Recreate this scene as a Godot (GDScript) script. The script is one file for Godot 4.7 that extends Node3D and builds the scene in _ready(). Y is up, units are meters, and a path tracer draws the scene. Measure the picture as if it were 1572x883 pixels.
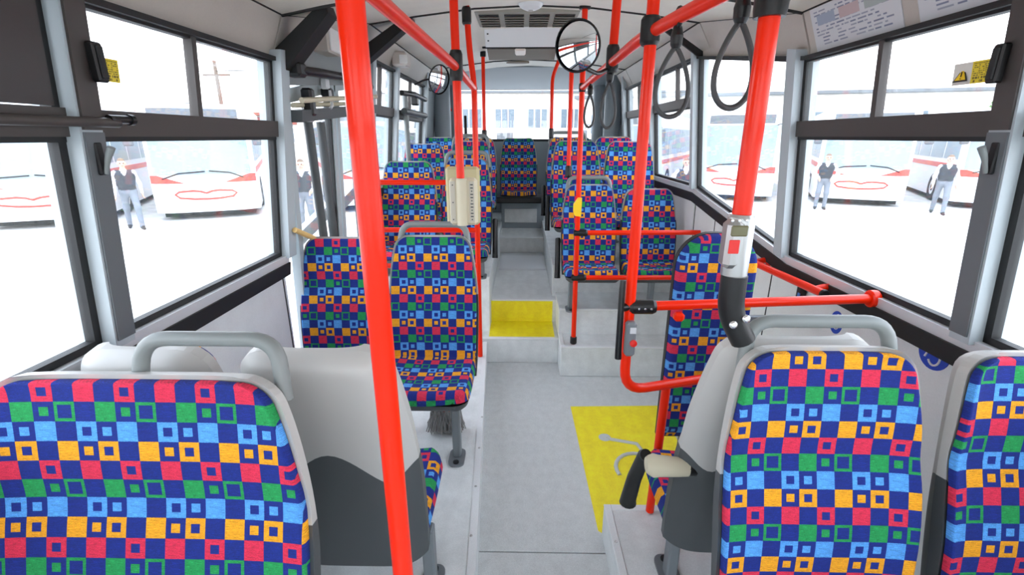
extends Node3D
# A city bus interior seen from the front towards the rear. x right, y up, -z towards the rear. Metres.

const XC := 0.07            # centre line of the bus
var M := {}                 # materials
var used := {}              # names already taken
var rng := RandomNumberGenerator.new()

# ------------------------------------------------------------------ mesh builder
class MB:
	var v := PackedVector3Array()
	var n := PackedVector3Array()
	var uv := PackedVector2Array()
	var c := PackedColorArray()
	var ix := PackedInt32Array()
	var xf := Transform3D.IDENTITY
	func pt(p: Vector3, nn: Vector3, t := Vector2.ZERO) -> int:
		v.append(xf * p); n.append((xf.basis * nn).normalized()); uv.append(t)
		return v.size() - 1
	func tri(a: int, b: int, d: int) -> void:
		var g := (v[b] - v[a]).cross(v[d] - v[a])
		if g.dot(n[a] + n[b] + n[d]) > 0.0:
			ix.append(a); ix.append(d); ix.append(b)
		else:
			ix.append(a); ix.append(b); ix.append(d)
	func face(pts: Array, out: Vector3, uvs: Array = []) -> void:
		var nn: Vector3 = ((pts[1] - pts[0]) as Vector3).cross(pts[2] - pts[0]).normalized()
		if nn.dot(out) < 0.0: nn = -nn
		var k := []
		for i in pts.size():
			k.append(pt(pts[i], nn, uvs[i] if uvs.size() > i else Vector2(pts[i].x + pts[i].z, pts[i].y)))
		for i in range(1, pts.size() - 1): tri(k[0], k[i], k[i + 1])
	func hexa(p: Array) -> void:   # 8 corners: 0-3 one face round, 4-7 the opposite
		var mid := Vector3.ZERO
		for q in p: mid += q
		mid /= 8.0
		for f in [[0, 1, 2, 3], [4, 5, 6, 7], [0, 1, 5, 4], [1, 2, 6, 5], [2, 3, 7, 6], [3, 0, 4, 7]]:
			var a := [p[f[0]], p[f[1]], p[f[2]], p[f[3]]]
			var fc: Vector3 = (p[f[0]] + p[f[1]] + p[f[2]] + p[f[3]]) / 4.0
			face(a, fc - mid)
	func box(ct: Vector3, size: Vector3, r := 0.0) -> void:
		var h := size / 2.0
		r = min(r, min(h.x, min(h.y, h.z)) * 0.95)
		if r <= 0.0:
			var q := []
			for s in [[-1, -1, -1], [1, -1, -1], [1, 1, -1], [-1, 1, -1], [-1, -1, 1], [1, -1, 1], [1, 1, 1], [-1, 1, 1]]:
				q.append(ct + Vector3(s[0] * h.x, s[1] * h.y, s[2] * h.z))
			hexa(q)
			return
		# chamfered box
		var cp := func(s: Vector3, ax: int) -> Vector3:
			var e := h - Vector3(r, r, r)
			e[ax] = h[ax]
			return ct + Vector3(s.x * e.x, s.y * e.y, s.z * e.z)
		for ax in 3:
			var b := (ax + 1) % 3
			var d := (ax + 2) % 3
			for sg in [-1.0, 1.0]:
				var a := []
				for q in [[-1, -1], [1, -1], [1, 1], [-1, 1]]:
					var s := Vector3.ZERO
					s[ax] = sg; s[b] = q[0]; s[d] = q[1]
					a.append(cp.call(s, ax))
				var o := Vector3.ZERO
				o[ax] = sg
				face(a, o)
			for s1 in [-1.0, 1.0]:
				for s2 in [-1.0, 1.0]:   # edge between faces ax and b along d
					var s := Vector3.ZERO
					s[ax] = s1; s[b] = s2
					var lo := s; lo[d] = -1.0
					var hi := s; hi[d] = 1.0
					face([cp.call(lo, ax), cp.call(hi, ax), cp.call(hi, b), cp.call(lo, b)], s)
		for sx in [-1.0, 1.0]:
			for sy in [-1.0, 1.0]:
				for sz in [-1.0, 1.0]:
					var s := Vector3(sx, sy, sz)
					face([cp.call(s, 0), cp.call(s, 1), cp.call(s, 2)], s)
	func tube(path: Array, r: float, seg := 12, r2 := -1.0, caps := true) -> void:
		if r2 < 0.0: r2 = r
		var m := path.size()
		var t0: Vector3 = (path[1] - path[0]).normalized()
		var u := t0.cross(Vector3.UP)
		if u.length() < 0.05: u = t0.cross(Vector3.RIGHT)
		u = u.normalized()
		var rows := []
		for i in m:
			var t: Vector3
			if i == 0: t = (path[1] - path[0]).normalized()
			elif i == m - 1: t = (path[m - 1] - path[m - 2]).normalized()
			else: t = ((path[i + 1] - path[i]).normalized() + (path[i] - path[i - 1]).normalized()).normalized()
			u = (u - t * u.dot(t)).normalized()
			var w := t.cross(u)
			var rr: float = lerp(r, r2, float(i) / (m - 1))
			var row := []
			for j in seg + 1:
				var a := TAU * j / seg
				var d := u * cos(a) + w * sin(a)
				row.append(pt(path[i] + d * rr, d, Vector2(float(j) / seg, float(i))))
			rows.append(row)
			if caps and (i == 0 or i == m - 1):
				var o := -t if i == 0 else t
				var fan := []
				for j in seg:
					var a := TAU * j / seg
					fan.append(path[i] + (u * cos(a) + w * sin(a)) * rr)
				face(fan, o)
		for i in m - 1:
			for j in seg:
				tri(rows[i][j], rows[i + 1][j], rows[i + 1][j + 1]); tri(rows[i][j], rows[i + 1][j + 1], rows[i][j + 1])
	func lathe(prof: Array, base: Vector3, axis := Vector3.UP, seg := 20) -> void:   # prof: [radius, height]
		axis = axis.normalized()
		var u := axis.cross(Vector3.RIGHT)
		if u.length() < 0.1: u = axis.cross(Vector3.FORWARD)
		u = u.normalized()
		var w := axis.cross(u)
		for i in prof.size() - 1:
			var a: Array = prof[i]
			var b: Array = prof[i + 1]
			var sl := Vector2(b[1] - a[1], -(b[0] - a[0])).normalized()
			var p0 := -1; var p1 := -1
			for j in seg + 1:
				var t := TAU * j / seg
				var d := u * cos(t) + w * sin(t)
				var nn := d * sl.x + axis * sl.y
				var k0 := pt(base + d * a[0] + axis * a[1], nn, Vector2(float(j) / seg, a[1]))
				var k1 := pt(base + d * b[0] + axis * b[1], nn, Vector2(float(j) / seg, b[1]))
				if j > 0:
					tri(p0, k0, k1); tri(p0, k1, p1)
				p0 = k0; p1 = k1
	func grid(fn: Callable, nu: int, nv: int, uvf: Callable, flip := false) -> void:   # smooth sheet, fn(a,b) with a,b in 0..1
		var p := []
		for i in nv + 1:
			var row := []
			for j in nu + 1: row.append(fn.call(float(j) / nu, float(i) / nv))
			p.append(row)
		var id := []
		for i in nv + 1:
			var row := []
			for j in nu + 1:
				var dx: Vector3 = p[i][min(j + 1, nu)] - p[i][max(j - 1, 0)]
				var dy: Vector3 = p[min(i + 1, nv)][j] - p[max(i - 1, 0)][j]
				var nn := dx.cross(dy).normalized()
				if nn == Vector3.ZERO: nn = Vector3.UP
				row.append(pt(p[i][j], -nn if flip else nn, uvf.call(p[i][j])))
			id.append(row)
		for i in nv:
			for j in nu:
				tri(id[i][j], id[i][j + 1], id[i + 1][j + 1]); tri(id[i][j], id[i + 1][j + 1], id[i + 1][j])
	func prism(poly: Array, a: Vector3, ex: Vector3, ey: Vector3, ez: Vector3) -> void:   # polygon in (ex, ey) pushed along ez
		var pp := PackedVector2Array(poly)
		var t := Geometry2D.triangulate_polygon(pp)
		for side in 2:
			var o := a + ez * side
			var out := ez if side == 1 else -ez
			for i in range(0, t.size(), 3):
				var f := []
				for k in 3: f.append(o + ex * pp[t[i + k]].x + ey * pp[t[i + k]].y)
				face(f, out, [pp[t[i]], pp[t[i + 1]], pp[t[i + 2]]])
		var cen := Vector2.ZERO
		for q in pp: cen += q
		cen /= pp.size()
		var ccw := 0.0
		for i in pp.size(): ccw += pp[i].cross(pp[(i + 1) % pp.size()])
		for i in pp.size():
			var q0 := pp[i]
			var q1 := pp[(i + 1) % pp.size()]
			var e := (q1 - q0)
			var o2 := Vector2(e.y, -e.x) * (1.0 if ccw > 0 else -1.0)
			var w0 := a + ex * q0.x + ey * q0.y
			var w1 := a + ex * q1.x + ey * q1.y
			face([w0, w1, w1 + ez, w0 + ez], ex * o2.x + ey * o2.y)
	func mesh(off := Vector3.ZERO) -> ArrayMesh:
		var am := ArrayMesh.new()
		var vv := v
		if off != Vector3.ZERO:
			vv = PackedVector3Array()
			vv.resize(v.size())
			for i in v.size(): vv[i] = v[i] - off
		var a := []
		a.resize(Mesh.ARRAY_MAX)
		a[Mesh.ARRAY_VERTEX] = vv; a[Mesh.ARRAY_NORMAL] = n; a[Mesh.ARRAY_TEX_UV] = uv; a[Mesh.ARRAY_INDEX] = ix
		if c.size() == v.size() and c.size() > 0: a[Mesh.ARRAY_COLOR] = c
		am.add_surface_from_arrays(Mesh.PRIMITIVE_TRIANGLES, a)
		return am

# ------------------------------------------------------------------ scene helpers
func numbered(s: String) -> String:
	if not used.has(s):
		used[s] = 0
		return s
	used[s] += 1
	return "%s_%03d" % [s, used[s]]

func thing(called: String, label: String, category: String, at := Vector3.ZERO, turn := 0.0, group := "") -> Node3D:
	var o := Node3D.new()
	o.name = numbered(called)
	add_child(o)
	o.position = at; o.rotation.y = turn
	o.set_meta("label", label); o.set_meta("category", category)
	if group: o.set_meta("group", group)
	return o

func shell(called: String, label := "") -> Node3D:      # a piece of the setting
	var o := Node3D.new()
	o.name = numbered(called)
	add_child(o)
	o.set_meta("kind", "structure")
	if label: o.set_meta("label", label)
	return o

func part(m: MB, called: String, mat: Material, parent: Node, label := "") -> MeshInstance3D:
	# geometry given in world axes for parents that are not turned, in own axes for turned ones
	var o := MeshInstance3D.new()
	o.name = called
	var off := Vector3.ZERO
	var q := parent
	while q is Node3D and q != self:
		if q.has_meta("world_built"): off += (q as Node3D).position
		q = q.get_parent()
	o.mesh = m.mesh(off)
	o.material_override = mat
	parent.add_child(o, true)
	if label: o.set_meta("label", label)
	return o

func wthing(called: String, label: String, category: String, at: Vector3, group := "") -> Node3D:  # its parts are built in world axes
	var o := thing(called, label, category, at, 0.0, group)
	o.set_meta("world_built", true)
	return o

func fillet(pts: Array, r: float, k := 6) -> Array:
	var out := [pts[0]]
	for i in range(1, pts.size() - 1):
		var a: Vector3 = pts[i - 1]; var b: Vector3 = pts[i]; var d: Vector3 = pts[i + 1]
		var rr: float = min(r, min((a - b).length(), (d - b).length()) * 0.49)
		var p0 := b + (a - b).normalized() * rr
		var p1 := b + (d - b).normalized() * rr
		for j in k + 1:
			var t := float(j) / k
			out.append(p0.lerp(b, t).lerp(b.lerp(p1, t), t))
	out.append(pts[pts.size() - 1])
	return out

func half(y: float) -> float:                    # half width of the body at a height
	if y < 1.04: return 1.19
	if y < 1.13: return lerp(1.19, 1.175, (y - 1.04) / 0.09)
	return 1.175 - (y - 1.13) * 0.1
func wx(side: float, y: float, inset := 0.0) -> float:
	return XC + side * (half(y) - inset)
func wslab(m: MB, side: float, z0: float, ya0: float, yb0: float, z1: float, ya1: float, yb1: float, in0: float, in1: float) -> void:
	var p := []
	for i in [in0, in1]:
		p.append(Vector3(wx(side, ya0, i), ya0, z0)); p.append(Vector3(wx(side, yb0, i), yb0, z0))
		p.append(Vector3(wx(side, yb1, i), yb1, z1)); p.append(Vector3(wx(side, ya1, i), ya1, z1))
	m.hexa([p[0], p[1], p[2], p[3], p[4], p[5], p[6], p[7]])

# ------------------------------------------------------------------ materials
func mat(col: Color, rough := 0.5, metal := 0.0) -> StandardMaterial3D:
	var m := StandardMaterial3D.new()
	m.albedo_color = col; m.roughness = rough; m.metallic = metal
	return m

func speckle(col: Color, amount: float, scale: float, rough: float, size := 256, coarse := 0.0) -> StandardMaterial3D:
	var im := Image.create(size, size, false, Image.FORMAT_RGB8)
	var fn := FastNoiseLite.new()
	fn.seed = 7; fn.frequency = 0.02; fn.fractal_octaves = 3
	for y in size:
		for x in size:
			var big := fn.get_noise_2d(abs(x - size / 2.0), abs(y - size / 2.0)) * coarse
			var k := 1.0 + (rng.randf() - 0.5) * 2.0 * amount + big
			im.set_pixel(x, y, Color(clamp(col.r * k, 0, 1), clamp(col.g * k, 0, 1), clamp(col.b * k, 0, 1)))
	im.generate_mipmaps()
	var m := mat(Color.WHITE, rough)
	m.albedo_texture = ImageTexture.create_from_image(im)
	m.uv1_triplanar = true; m.uv1_world_triplanar = true
	m.uv1_scale = Vector3.ONE * scale
	return m

func fabric_texture() -> ImageTexture:
	var cell := 80
	var size := cell * 4
	var im := Image.create(size, size, false, Image.FORMAT_RGB8)
	var navy := Color8(16, 40, 126)
	var cols := [Color8(244, 163, 28), Color8(216, 44, 76), Color8(30, 148, 78), Color8(84, 158, 232)]
	# for every row: what stands in columns 0..3 (N plain, F full square, S small square, R frame)
	var what := ["NFSR", "RNFN", "SRNF", "FNRS"]
	for y in size:
		for x in size:
			var r := y / cell
			var q := x / cell
			var k: String = what[r][q]
			var fx: float = abs((x % cell + 0.5) / cell - 0.5)
			var fy: float = abs((y % cell + 0.5) / cell - 0.5)
			var e: float = max(fx, fy)
			var inner := 0.22 if r != 2 else 0.34
			var on := (k == "F") or (k == "S" and e < 0.23) or (k == "R" and e > inner)
			var cc: Color = cols[r] if on else navy
			# woven ribs: fine horizontal threads with slubs
			var th := 0.90 + 0.12 * float((y / 3 + (x / 7) % 2) % 2) + (rng.randf() - 0.5) * 0.30
			if rng.randf() < 0.05: th *= 0.86
			im.set_pixel(x, y, Color(clamp(cc.r * th, 0, 1), clamp(cc.g * th, 0, 1), clamp(cc.b * th, 0, 1)))
	for k in 2600:    # slub threads
		var x := rng.randi_range(0, size - 26); var y := rng.randi_range(0, size - 1)
		var f := 0.74 + rng.randf() * 0.5
		for i in rng.randi_range(5, 25):
			var p := im.get_pixel(x + i, y)
			im.set_pixel(x + i, y, Color(clamp(p.r * f, 0, 1), clamp(p.g * f, 0, 1), clamp(p.b * f, 0, 1)))
	im.generate_mipmaps()
	return ImageTexture.create_from_image(im)

func make_materials() -> void:
	var f := mat(Color.WHITE, 0.92)
	f.albedo_texture = fabric_texture()
	M.fabric = f
	M.red = mat(Color8(240, 40, 2), 0.34)
	M.red.clearcoat_enabled = true; M.red.metallic_specular = 0.3; M.red.clearcoat = 0.25; M.red.clearcoat_roughness = 0.12
	M.black = mat(Color8(14, 14, 15), 0.38)
	M.rubber = mat(Color8(20, 21, 22), 0.6)
	M.grey = mat(Color8(180, 179, 175), 0.45)        # light seat plastic
	M.handle = mat(Color8(126, 132, 131), 0.4)
	M.dark = mat(Color8(70, 74, 76), 0.5)            # dark seat plastic
	M.leg = mat(Color8(120, 126, 130), 0.4, 0.2)
	M.bolt = mat(Color8(215, 215, 215), 0.25, 0.9)
	M.steel = mat(Color8(190, 190, 188), 0.28, 0.85)
	M.alu = mat(Color8(218, 220, 222), 0.35, 0.25)
	M.pillar = mat(Color8(176, 186, 190), 0.45)
	M.cover = mat(Color8(96, 101, 104), 0.5)
	M.transom = mat(Color8(66, 60, 57), 0.5)
	M.wall = speckle(Color8(224, 227, 226), 0.012, 1.3, 0.5, 256, 0.02)
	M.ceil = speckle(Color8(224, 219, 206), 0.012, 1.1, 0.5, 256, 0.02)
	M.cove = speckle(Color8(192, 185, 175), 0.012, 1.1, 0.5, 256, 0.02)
	M.gap = mat(Color8(45, 45, 44), 0.8)
	M.floor = speckle(Color8(204, 207, 206), 0.07, 0.9, 0.5, 768, 0.035)
	M.riser = speckle(Color8(222, 225, 224), 0.03, 1.7, 0.5, 256, 0.05)
	M.yellow = speckle(Color8(254, 232, 34), 0.05, 2.2, 0.5, 256, 0.06)
	M.nosing = speckle(Color8(226, 228, 228), 0.03, 3.0, 0.5)
	M.bulk = mat(Color8(140, 150, 156), 0.5)
	M.glass = mat(Color(0.93, 0.97, 0.96, 0.05), 0.02)
	M.glass.transparency = BaseMaterial3D.TRANSPARENCY_ALPHA
	M.beige = mat(Color8(206, 198, 172), 0.5)
	M.mirror = mat(Color8(235, 238, 240), 0.04, 1.0)
	M.white = mat(Color8(235, 235, 233), 0.4)
	M.blue = mat(Color8(16, 62, 180), 0.4)
	M.yel = mat(Color8(250, 208, 20), 0.4)
	M.wood = speckle(Color8(222, 186, 120), 0.06, 9.0, 0.55)
	M.bristle = mat(Color8(150, 148, 146), 0.9)
	M.tint = mat(Color8(48, 40, 37), 0.35)
	# outside
	M.tarmac = speckle(Color8(196, 194, 190), 0.05, 0.35, 0.9, 256, 0.10)
	M.buswhite = mat(Color8(226, 226, 228), 0.35)
	M.busred = mat(Color8(212, 66, 52), 0.35)
	M.busglass = mat(Color8(138, 154, 162), 0.3)
	M.busgrey = mat(Color8(96, 100, 104), 0.5)
	M.tyre = mat(Color8(26, 26, 27), 0.85)
	M.lampglass = mat(Color8(236, 240, 242), 0.1)
	M.facade = speckle(Color8(214, 208, 200), 0.03, 0.3, 0.85, 256, 0.08)
	M.facade2 = speckle(Color8(188, 182, 176), 0.03, 0.3, 0.85, 256, 0.08)
	M.roofred = mat(Color8(150, 82, 70), 0.8)
	M.winglass = mat(Color8(90, 106, 118), 0.15)
	M.leaf = mat(Color8(92, 128, 58), 0.8)
	M.bark = mat(Color8(96, 78, 62), 0.9)
	M.pole = mat(Color8(112, 96, 84), 0.8)
	M.skin = mat(Color.WHITE, 0.75)
	M.skin.vertex_color_use_as_albedo = true
	M.hair = mat(Color8(120, 100, 84), 0.8)
	M.picto = mat(Color8(196, 200, 198), 0.5)
	M.print = print_sheet(false)
	M.notice = print_sheet(true)

func print_sheet(yellow: bool) -> StandardMaterial3D:    # a sheet of small print, as dashes too fine to read
	var w := 256; var h := 160
	var im := Image.create(w, h, false, Image.FORMAT_RGB8)
	im.fill(Color8(232, 208, 40) if yellow else Color8(214, 216, 218))
	var ink := Color8(120, 104, 20) if yellow else Color8(120, 128, 150)
	var y := 14
	while y < h - 14:
		var x := 12
		var tall := 5 if not yellow else (16 if y > h - 60 else 7)
		while x < w - 16:
			var l := rng.randi_range(6, 26)
			if rng.randf() < (0.8 if x < w * 0.75 else 0.55): im.fill_rect(Rect2i(x, y, min(l, w - 12 - x), tall), ink.lerp(Color8(214, 216, 218), rng.randf() * 0.5) if not yellow else ink)
			x += l + rng.randi_range(3, 7)
		y += tall + 7
	if not yellow:
		for k in 3: im.fill_rect(Rect2i(20 + 74 * k, 30, 60, 36), [Color8(160, 172, 190), Color8(198, 176, 176), Color8(170, 180, 176)][k])
	im.generate_mipmaps()
	var m := mat(Color.WHITE, 0.45)
	m.albedo_texture = ImageTexture.create_from_image(im)
	return m

# ------------------------------------------------------------------ start
func _ready() -> void:
	rng.seed = 20240611
	# camera
	var cam := Camera3D.new()
	cam.name = "camera"
	cam.fov = 62.75
	cam.position = Vector3(0, 1.65, 0)
	cam.rotation_degrees = Vector3(-17.73, 1.055, 0)
	cam.near = 0.02
	cam.far = 400
	add_child(cam)
	cam.current = true
	# bright overcast sky
	var we := WorldEnvironment.new()
	we.name = "world_environment"
	var env := Environment.new()
	var sk := ProceduralSkyMaterial.new()
	sk.sky_top_color = Color(0.88, 0.93, 1.0)
	sk.sky_horizon_color = Color(1.0, 1.0, 1.0)
	sk.ground_horizon_color = Color(0.8, 0.8, 0.8)
	sk.ground_bottom_color = Color(0.7, 0.7, 0.7)
	sk.sky_energy_multiplier = 1.0
	var sky := Sky.new()
	sky.sky_material = sk
	env.background_mode = Environment.BG_SKY
	env.sky = sky
	env.tonemap_mode = Environment.TONE_MAPPER_LINEAR
	env.tonemap_exposure = 6.3
	env.sdfgi_enabled = true; env.ssao_enabled = true; env.ssil_enabled = true
	we.environment = env
	add_child(we)

	make_materials()
	build_shell()
	build_floor()
	build_seats()
	build_rails()
	build_fittings()
	build_outside()
	print("done")

# ------------------------------------------------------------------ the shell of the bus
func ceil_profile(z: float) -> Array:     # half profile: [offset from the centre line, height], from the window head up to the middle
	var t: float = clamp((-2.12 - z) / 1.08, 0.0, 1.0)
	var a := [[1.095, 1.955], [1.03, 2.115], [0.86, 2.145], [0.45, 2.205], [0.0, 2.23]]
	var b := [[1.085, 2.14], [0.99, 2.305], [0.70, 2.345], [0.35, 2.385], [0.0, 2.4]]
	var o := []
	for i in 5: o.append([lerp(a[i][0], b[i][0], t), lerp(a[i][1], b[i][1], t)])
	return o
func head(z: float) -> float: return ceil_profile(z)[0][1]
func sill(z: float) -> float: return lerp(1.13, 1.315, clamp((-2.18 - z) / 1.15, 0.0, 1.0))

func sash(side: float, z0: float, z1: float, transom: float, split: float) -> Node3D:
	var w := shell("window_%d" % (used.get("windows", 0) + 1))
	used["windows"] = used.get("windows", 0) + 1
	var y0 := sill(z0); var y1 := sill(z1); var t0 := head(z0); var t1 := head(z1)
	var m := MB.new()
	var g := 0.02
	wslab(m, side, z0, y0, t0, z0 - g, y0, t0, -0.012, 0.014)
	wslab(m, side, z1 + g, y1, t1, z1, y1, t1, -0.012, 0.014)
	wslab(m, side, z0, y0, y0 + g, z1, y1, y1 + g, -0.012, 0.014)
	wslab(m, side, z0, t0 - g, t0, z1, t1 - g, t1, -0.012, 0.014)
	part(m, "gasket", M.rubber, w)
	if transom > 0.0:
		m = MB.new()
		wslab(m, side, z0, transom, transom + 0.062, z1, transom, transom + 0.062, -0.01, 0.026)
		part(m, "transom", M.transom, w)
		m = MB.new()
		wslab(m, side, z0, transom - 0.012, transom, z1, transom - 0.012, transom, -0.01, 0.016)
		part(m, "transom_seal", M.rubber, w)
		m = MB.new()
		var zs: float = lerp(z0, z1, split)
		wslab(m, side, zs + 0.011, transom + 0.062, head(zs), zs - 0.011, transom + 0.062, head(zs), -0.01, 0.018)
		part(m, "sash_bar", M.transom, w)
		m = MB.new()
		wslab(m, side, z0, y0, transom, z1, y1, transom, -0.006, 0.0)
		part(m, "pane", M.glass, w)
		m = MB.new()
		wslab(m, side, z0, transom, t0, zs, transom, head(zs), -0.006, 0.0)
		part(m, "pane", M.glass, w)
		m = MB.new()
		wslab(m, side, zs, transom, head(zs), z1, transom, t1, 0.004, 0.010)
		part(m, "pane", M.glass, w)
	else:
		m = MB.new()
		wslab(m, side, z0, y0, t0, z1, y1, t1, -0.006, 0.0)
		part(m, "pane", M.glass, w)
	return w

func pillar(side: float, z0: float, z1: float, parent: Node3D, yb := -9.0) -> void:
	var m := MB.new()
	var b0 := sill(z0) if yb < -5.0 else yb
	wslab(m, side, z0, b0 - 0.01, head(z0) + 0.03, z1, b0 - 0.01, head(z1) + 0.03, -0.05, 0.05)
	part(m, "window_post", M.pillar, parent)
	if z0 > -2.0:
		m = MB.new()
		wslab(m, side, z0 - 0.006, 1.665, head(z0) + 0.02, z1 + 0.002, 1.665, head(z1) + 0.02, 0.05, 0.056)
		part(m, "post_cover", M.transom, parent)
		m = MB.new()
		wslab(m, side, z0 - 0.006, b0 + 0.01, 1.66, z1 + 0.002, b0 + 0.01, 1.66, 0.05, 0.055)
		part(m, "lower_post_cover", M.cover, parent)

func build_shell() -> void:
	var trims := 0
	for side in [-1.0, 1.0]:
		var w := shell("wall_left" if side < 0 else "wall_right")
		var bays := [2.15, 1.1, 1.03, -0.05, -0.12, -1.11, -1.172, -2.08, -2.15, -3.33, -3.40, -3.97, -4.04, -5.15] if side < 0 else [2.15, 1.1, 1.03, -0.05, -0.12, -1.175, -1.235, -2.13, -2.20, -3.33, -3.38, -4.40, -4.45, -5.50]
		var runs := [[2.3, -2.11], [-2.11, -3.36], [-3.36, -6.6]]
		# outer skin below and above the windows
		trims += 1
		var wt := shell("trim_%d" % trims)
		for r in runs:
			if side < 0 and r[0] == -2.11:
				var mh := MB.new()
				wslab(mh, side, r[0], head(r[0]), head(r[0]) + 0.35, r[1], head(r[1]), head(r[1]) + 0.3, -0.06, -0.01)
				part(mh, "skin_above_windows", M.cove, wt)
				continue
			var m := MB.new()
			wslab(m, side, r[0], -0.32, sill(r[0]) - 0.0, r[1], -0.32, sill(r[1]), -0.06, 0.0)
			part(m, "skin_below_windows", M.wall, w)
			m = MB.new()
			wslab(m, side, r[0], head(r[0]), head(r[0]) + 0.35, r[1], head(r[1]), head(r[1]) + 0.3, -0.06, 0.0)
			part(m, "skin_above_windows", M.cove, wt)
			# ledge and rubber band under the glass
			m = MB.new()
			wslab(m, side, r[0], sill(r[0]) - 0.035, sill(r[0]), r[1], sill(r[1]) - 0.035, sill(r[1]), 0.0, 0.034)
			part(m, "window_ledge", M.alu, wt)
			m = MB.new()
			wslab(m, side, r[0], sill(r[0]) - 0.095, sill(r[0]) - 0.035, r[1], sill(r[1]) - 0.095, sill(r[1]) - 0.035, 0.0, 0.042)
			part(m, "rubber_band", M.rubber, wt)
		# head strip
		for r in [[2.3, -2.11], [-2.11, -3.36], [-3.36, -5.6]]:
			var m := MB.new()
			wslab(m, side, r[0], head(r[0]) - 0.012, head(r[0]) + 0.004, r[1], head(r[1]) - 0.012, head(r[1]) + 0.004, 0.0, 0.03)
			part(m, "head_strip", M.rubber, wt)
		# lining panels with open joints
		var cuts := [2.3, 0.6, -0.75, -2.08] if side < 0 else [2.3, 0.6, -0.75, -2.26, -2.98, -3.33]
		for i in cuts.size() - 1:
			var m := MB.new()
			wslab(m, side, cuts[i] - 0.004, -0.02, sill(cuts[i]) - 0.095, cuts[i + 1] + 0.004, -0.02, sill(cuts[i + 1]) - 0.095, 0.001, 0.016)
			part(m, "wall_panel", M.wall, w)
			m = MB.new()
			wslab(m, side, cuts[i + 1] + 0.004, -0.02, sill(cuts[i + 1]) - 0.095, cuts[i + 1] - 0.004, -0.02, sill(cuts[i + 1]) - 0.095, 0.0005, 0.018)
			part(m, "panel_joint", M.gap, w)
		var more := [-3.36, -4.2, -5.2, -6.6]
		for i in 3:
			var m := MB.new()
			wslab(m, side, more[i] - 0.004, 0.1, sill(more[i]) - 0.095, more[i + 1] + 0.004, 0.1, sill(more[i + 1]) - 0.095, 0.001, 0.016)
			part(m, "wall_panel", M.wall, w)
		# posts
		for i in range(1, bays.size() - 1, 2):
			trims += 1
			pillar(side, bays[i], bays[i + 1], shell("trim_%d" % trims))
		# windows
		var trans := {2: 1.65, 3: 1.65, 0: 1.65, 1: 1.65, 5: 1.80, 6: 1.80} if side < 0 else {0: 1.65, 1: 1.65, 2: 1.65, 3: 1.65, 5: 1.845, 6: 1.845}
		for i in 7:
			if side < 0 and i == 4: continue
			sash(side, bays[2 * i], bays[2 * i + 1], trans.get(i, 0.0), {3: 0.464 if side < 0 else 0.51, 5: 0.4}.get(i, 0.5))
		# corner column at the back
		trims += 1
		w = shell("trim_%d" % trims)
		var m2 := MB.new()
		var zc := -5.15 if side < 0 else -5.50
		wslab(m2, side, zc, 1.25, 2.3, zc - 0.09, 1.25, 2.3, -0.05, 0.05)
		part(m2, "window_post", M.pillar, w)
		m2 = MB.new()
		wslab(m2, side, zc - 0.09, 1.25, 2.35, -6.68, 1.25, 2.35, -0.06, -0.0)
		part(m2, "rear_side_skin", M.bulk, w)
		m2 = MB.new()
		var xo := wx(side, 1.9, 0.0)
		m2.lathe([[0.10, 0.0], [0.10, 1.1]], Vector3(xo - side * 0.09, 1.25, -5.95), Vector3.UP, 18)
		part(m2, "corner_column", M.bulk, w)
		m2 = MB.new()
		m2.lathe([[0.09, 0.0], [0.09, 1.1]], Vector3(xo - side * 0.16, 1.25, -6.5), Vector3.UP, 18)
		part(m2, "corner_column", M.bulk, w)

	build_door()
	build_ceiling()
	# rear wall
	var rw := shell("wall_rear")
	var m := MB.new()
	m.hexa([Vector3(-1.16, -0.32, -6.66), Vector3(1.3, -0.32, -6.66), Vector3(1.3, 1.60, -6.66), Vector3(-1.16, 1.60, -6.66), Vector3(-1.16, -0.32, -6.72), Vector3(1.3, -0.32, -6.72), Vector3(1.3, 1.60, -6.72), Vector3(-1.16, 1.60, -6.72)])
	part(m, "rear_panel", M.bulk, rw)
	m = MB.new()
	m.box(Vector3(XC, 2.38, -6.69), Vector3(2.4, 0.28, 0.06))
	part(m, "rear_header", M.bulk, rw)
	m = MB.new()
	m.hexa([Vector3(-0.98, 2.385, -5.74), Vector3(1.12, 2.385, -5.74), Vector3(1.12, 2.235, -6.60), Vector3(-0.98, 2.235, -6.60), Vector3(-0.98, 2.42, -5.74), Vector3(1.12, 2.42, -5.74), Vector3(1.12, 2.30, -6.66), Vector3(-0.98, 2.30, -6.66)])
	part(m, "rear_bulkhead", M.bulk, rw)
	var wr := shell("window_rear")
	m = MB.new()
	m.box(Vector3(XC, 1.92, -6.69), Vector3(2.3, 0.66, 0.006))
	part(m, "pane", M.glass, wr)
	m = MB.new()
	m.box(Vector3(XC, 1.605, -6.67), Vector3(2.3, 0.03, 0.04), 0.008)
	m.box(Vector3(XC, 2.25, -6.67), Vector3(2.3, 0.03, 0.04), 0.008)
	part(m, "gasket", M.rubber, wr)
	# front wall with the windscreen, behind the photographer
	var fwall := shell("wall_front")
	m = MB.new()
	m.box(Vector3(XC, 0.25, 2.33), Vector3(2.4, 1.2, 0.06))
	part(m, "front_panel", M.wall, fwall)
	m = MB.new()
	m.box(Vector3(XC, 2.25, 2.33), Vector3(2.4, 0.2, 0.06))
	part(m, "front_header", M.cove, fwall)
	var wf := shell("window_front")
	m = MB.new()
	m.box(Vector3(XC, 1.5, 2.33), Vector3(2.36, 1.32, 0.006))
	part(m, "pane", M.glass, wf)
	m = MB.new()
	m.box(Vector3(XC, 0.85, 2.32), Vector3(2.36, 0.03, 0.04))
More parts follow.
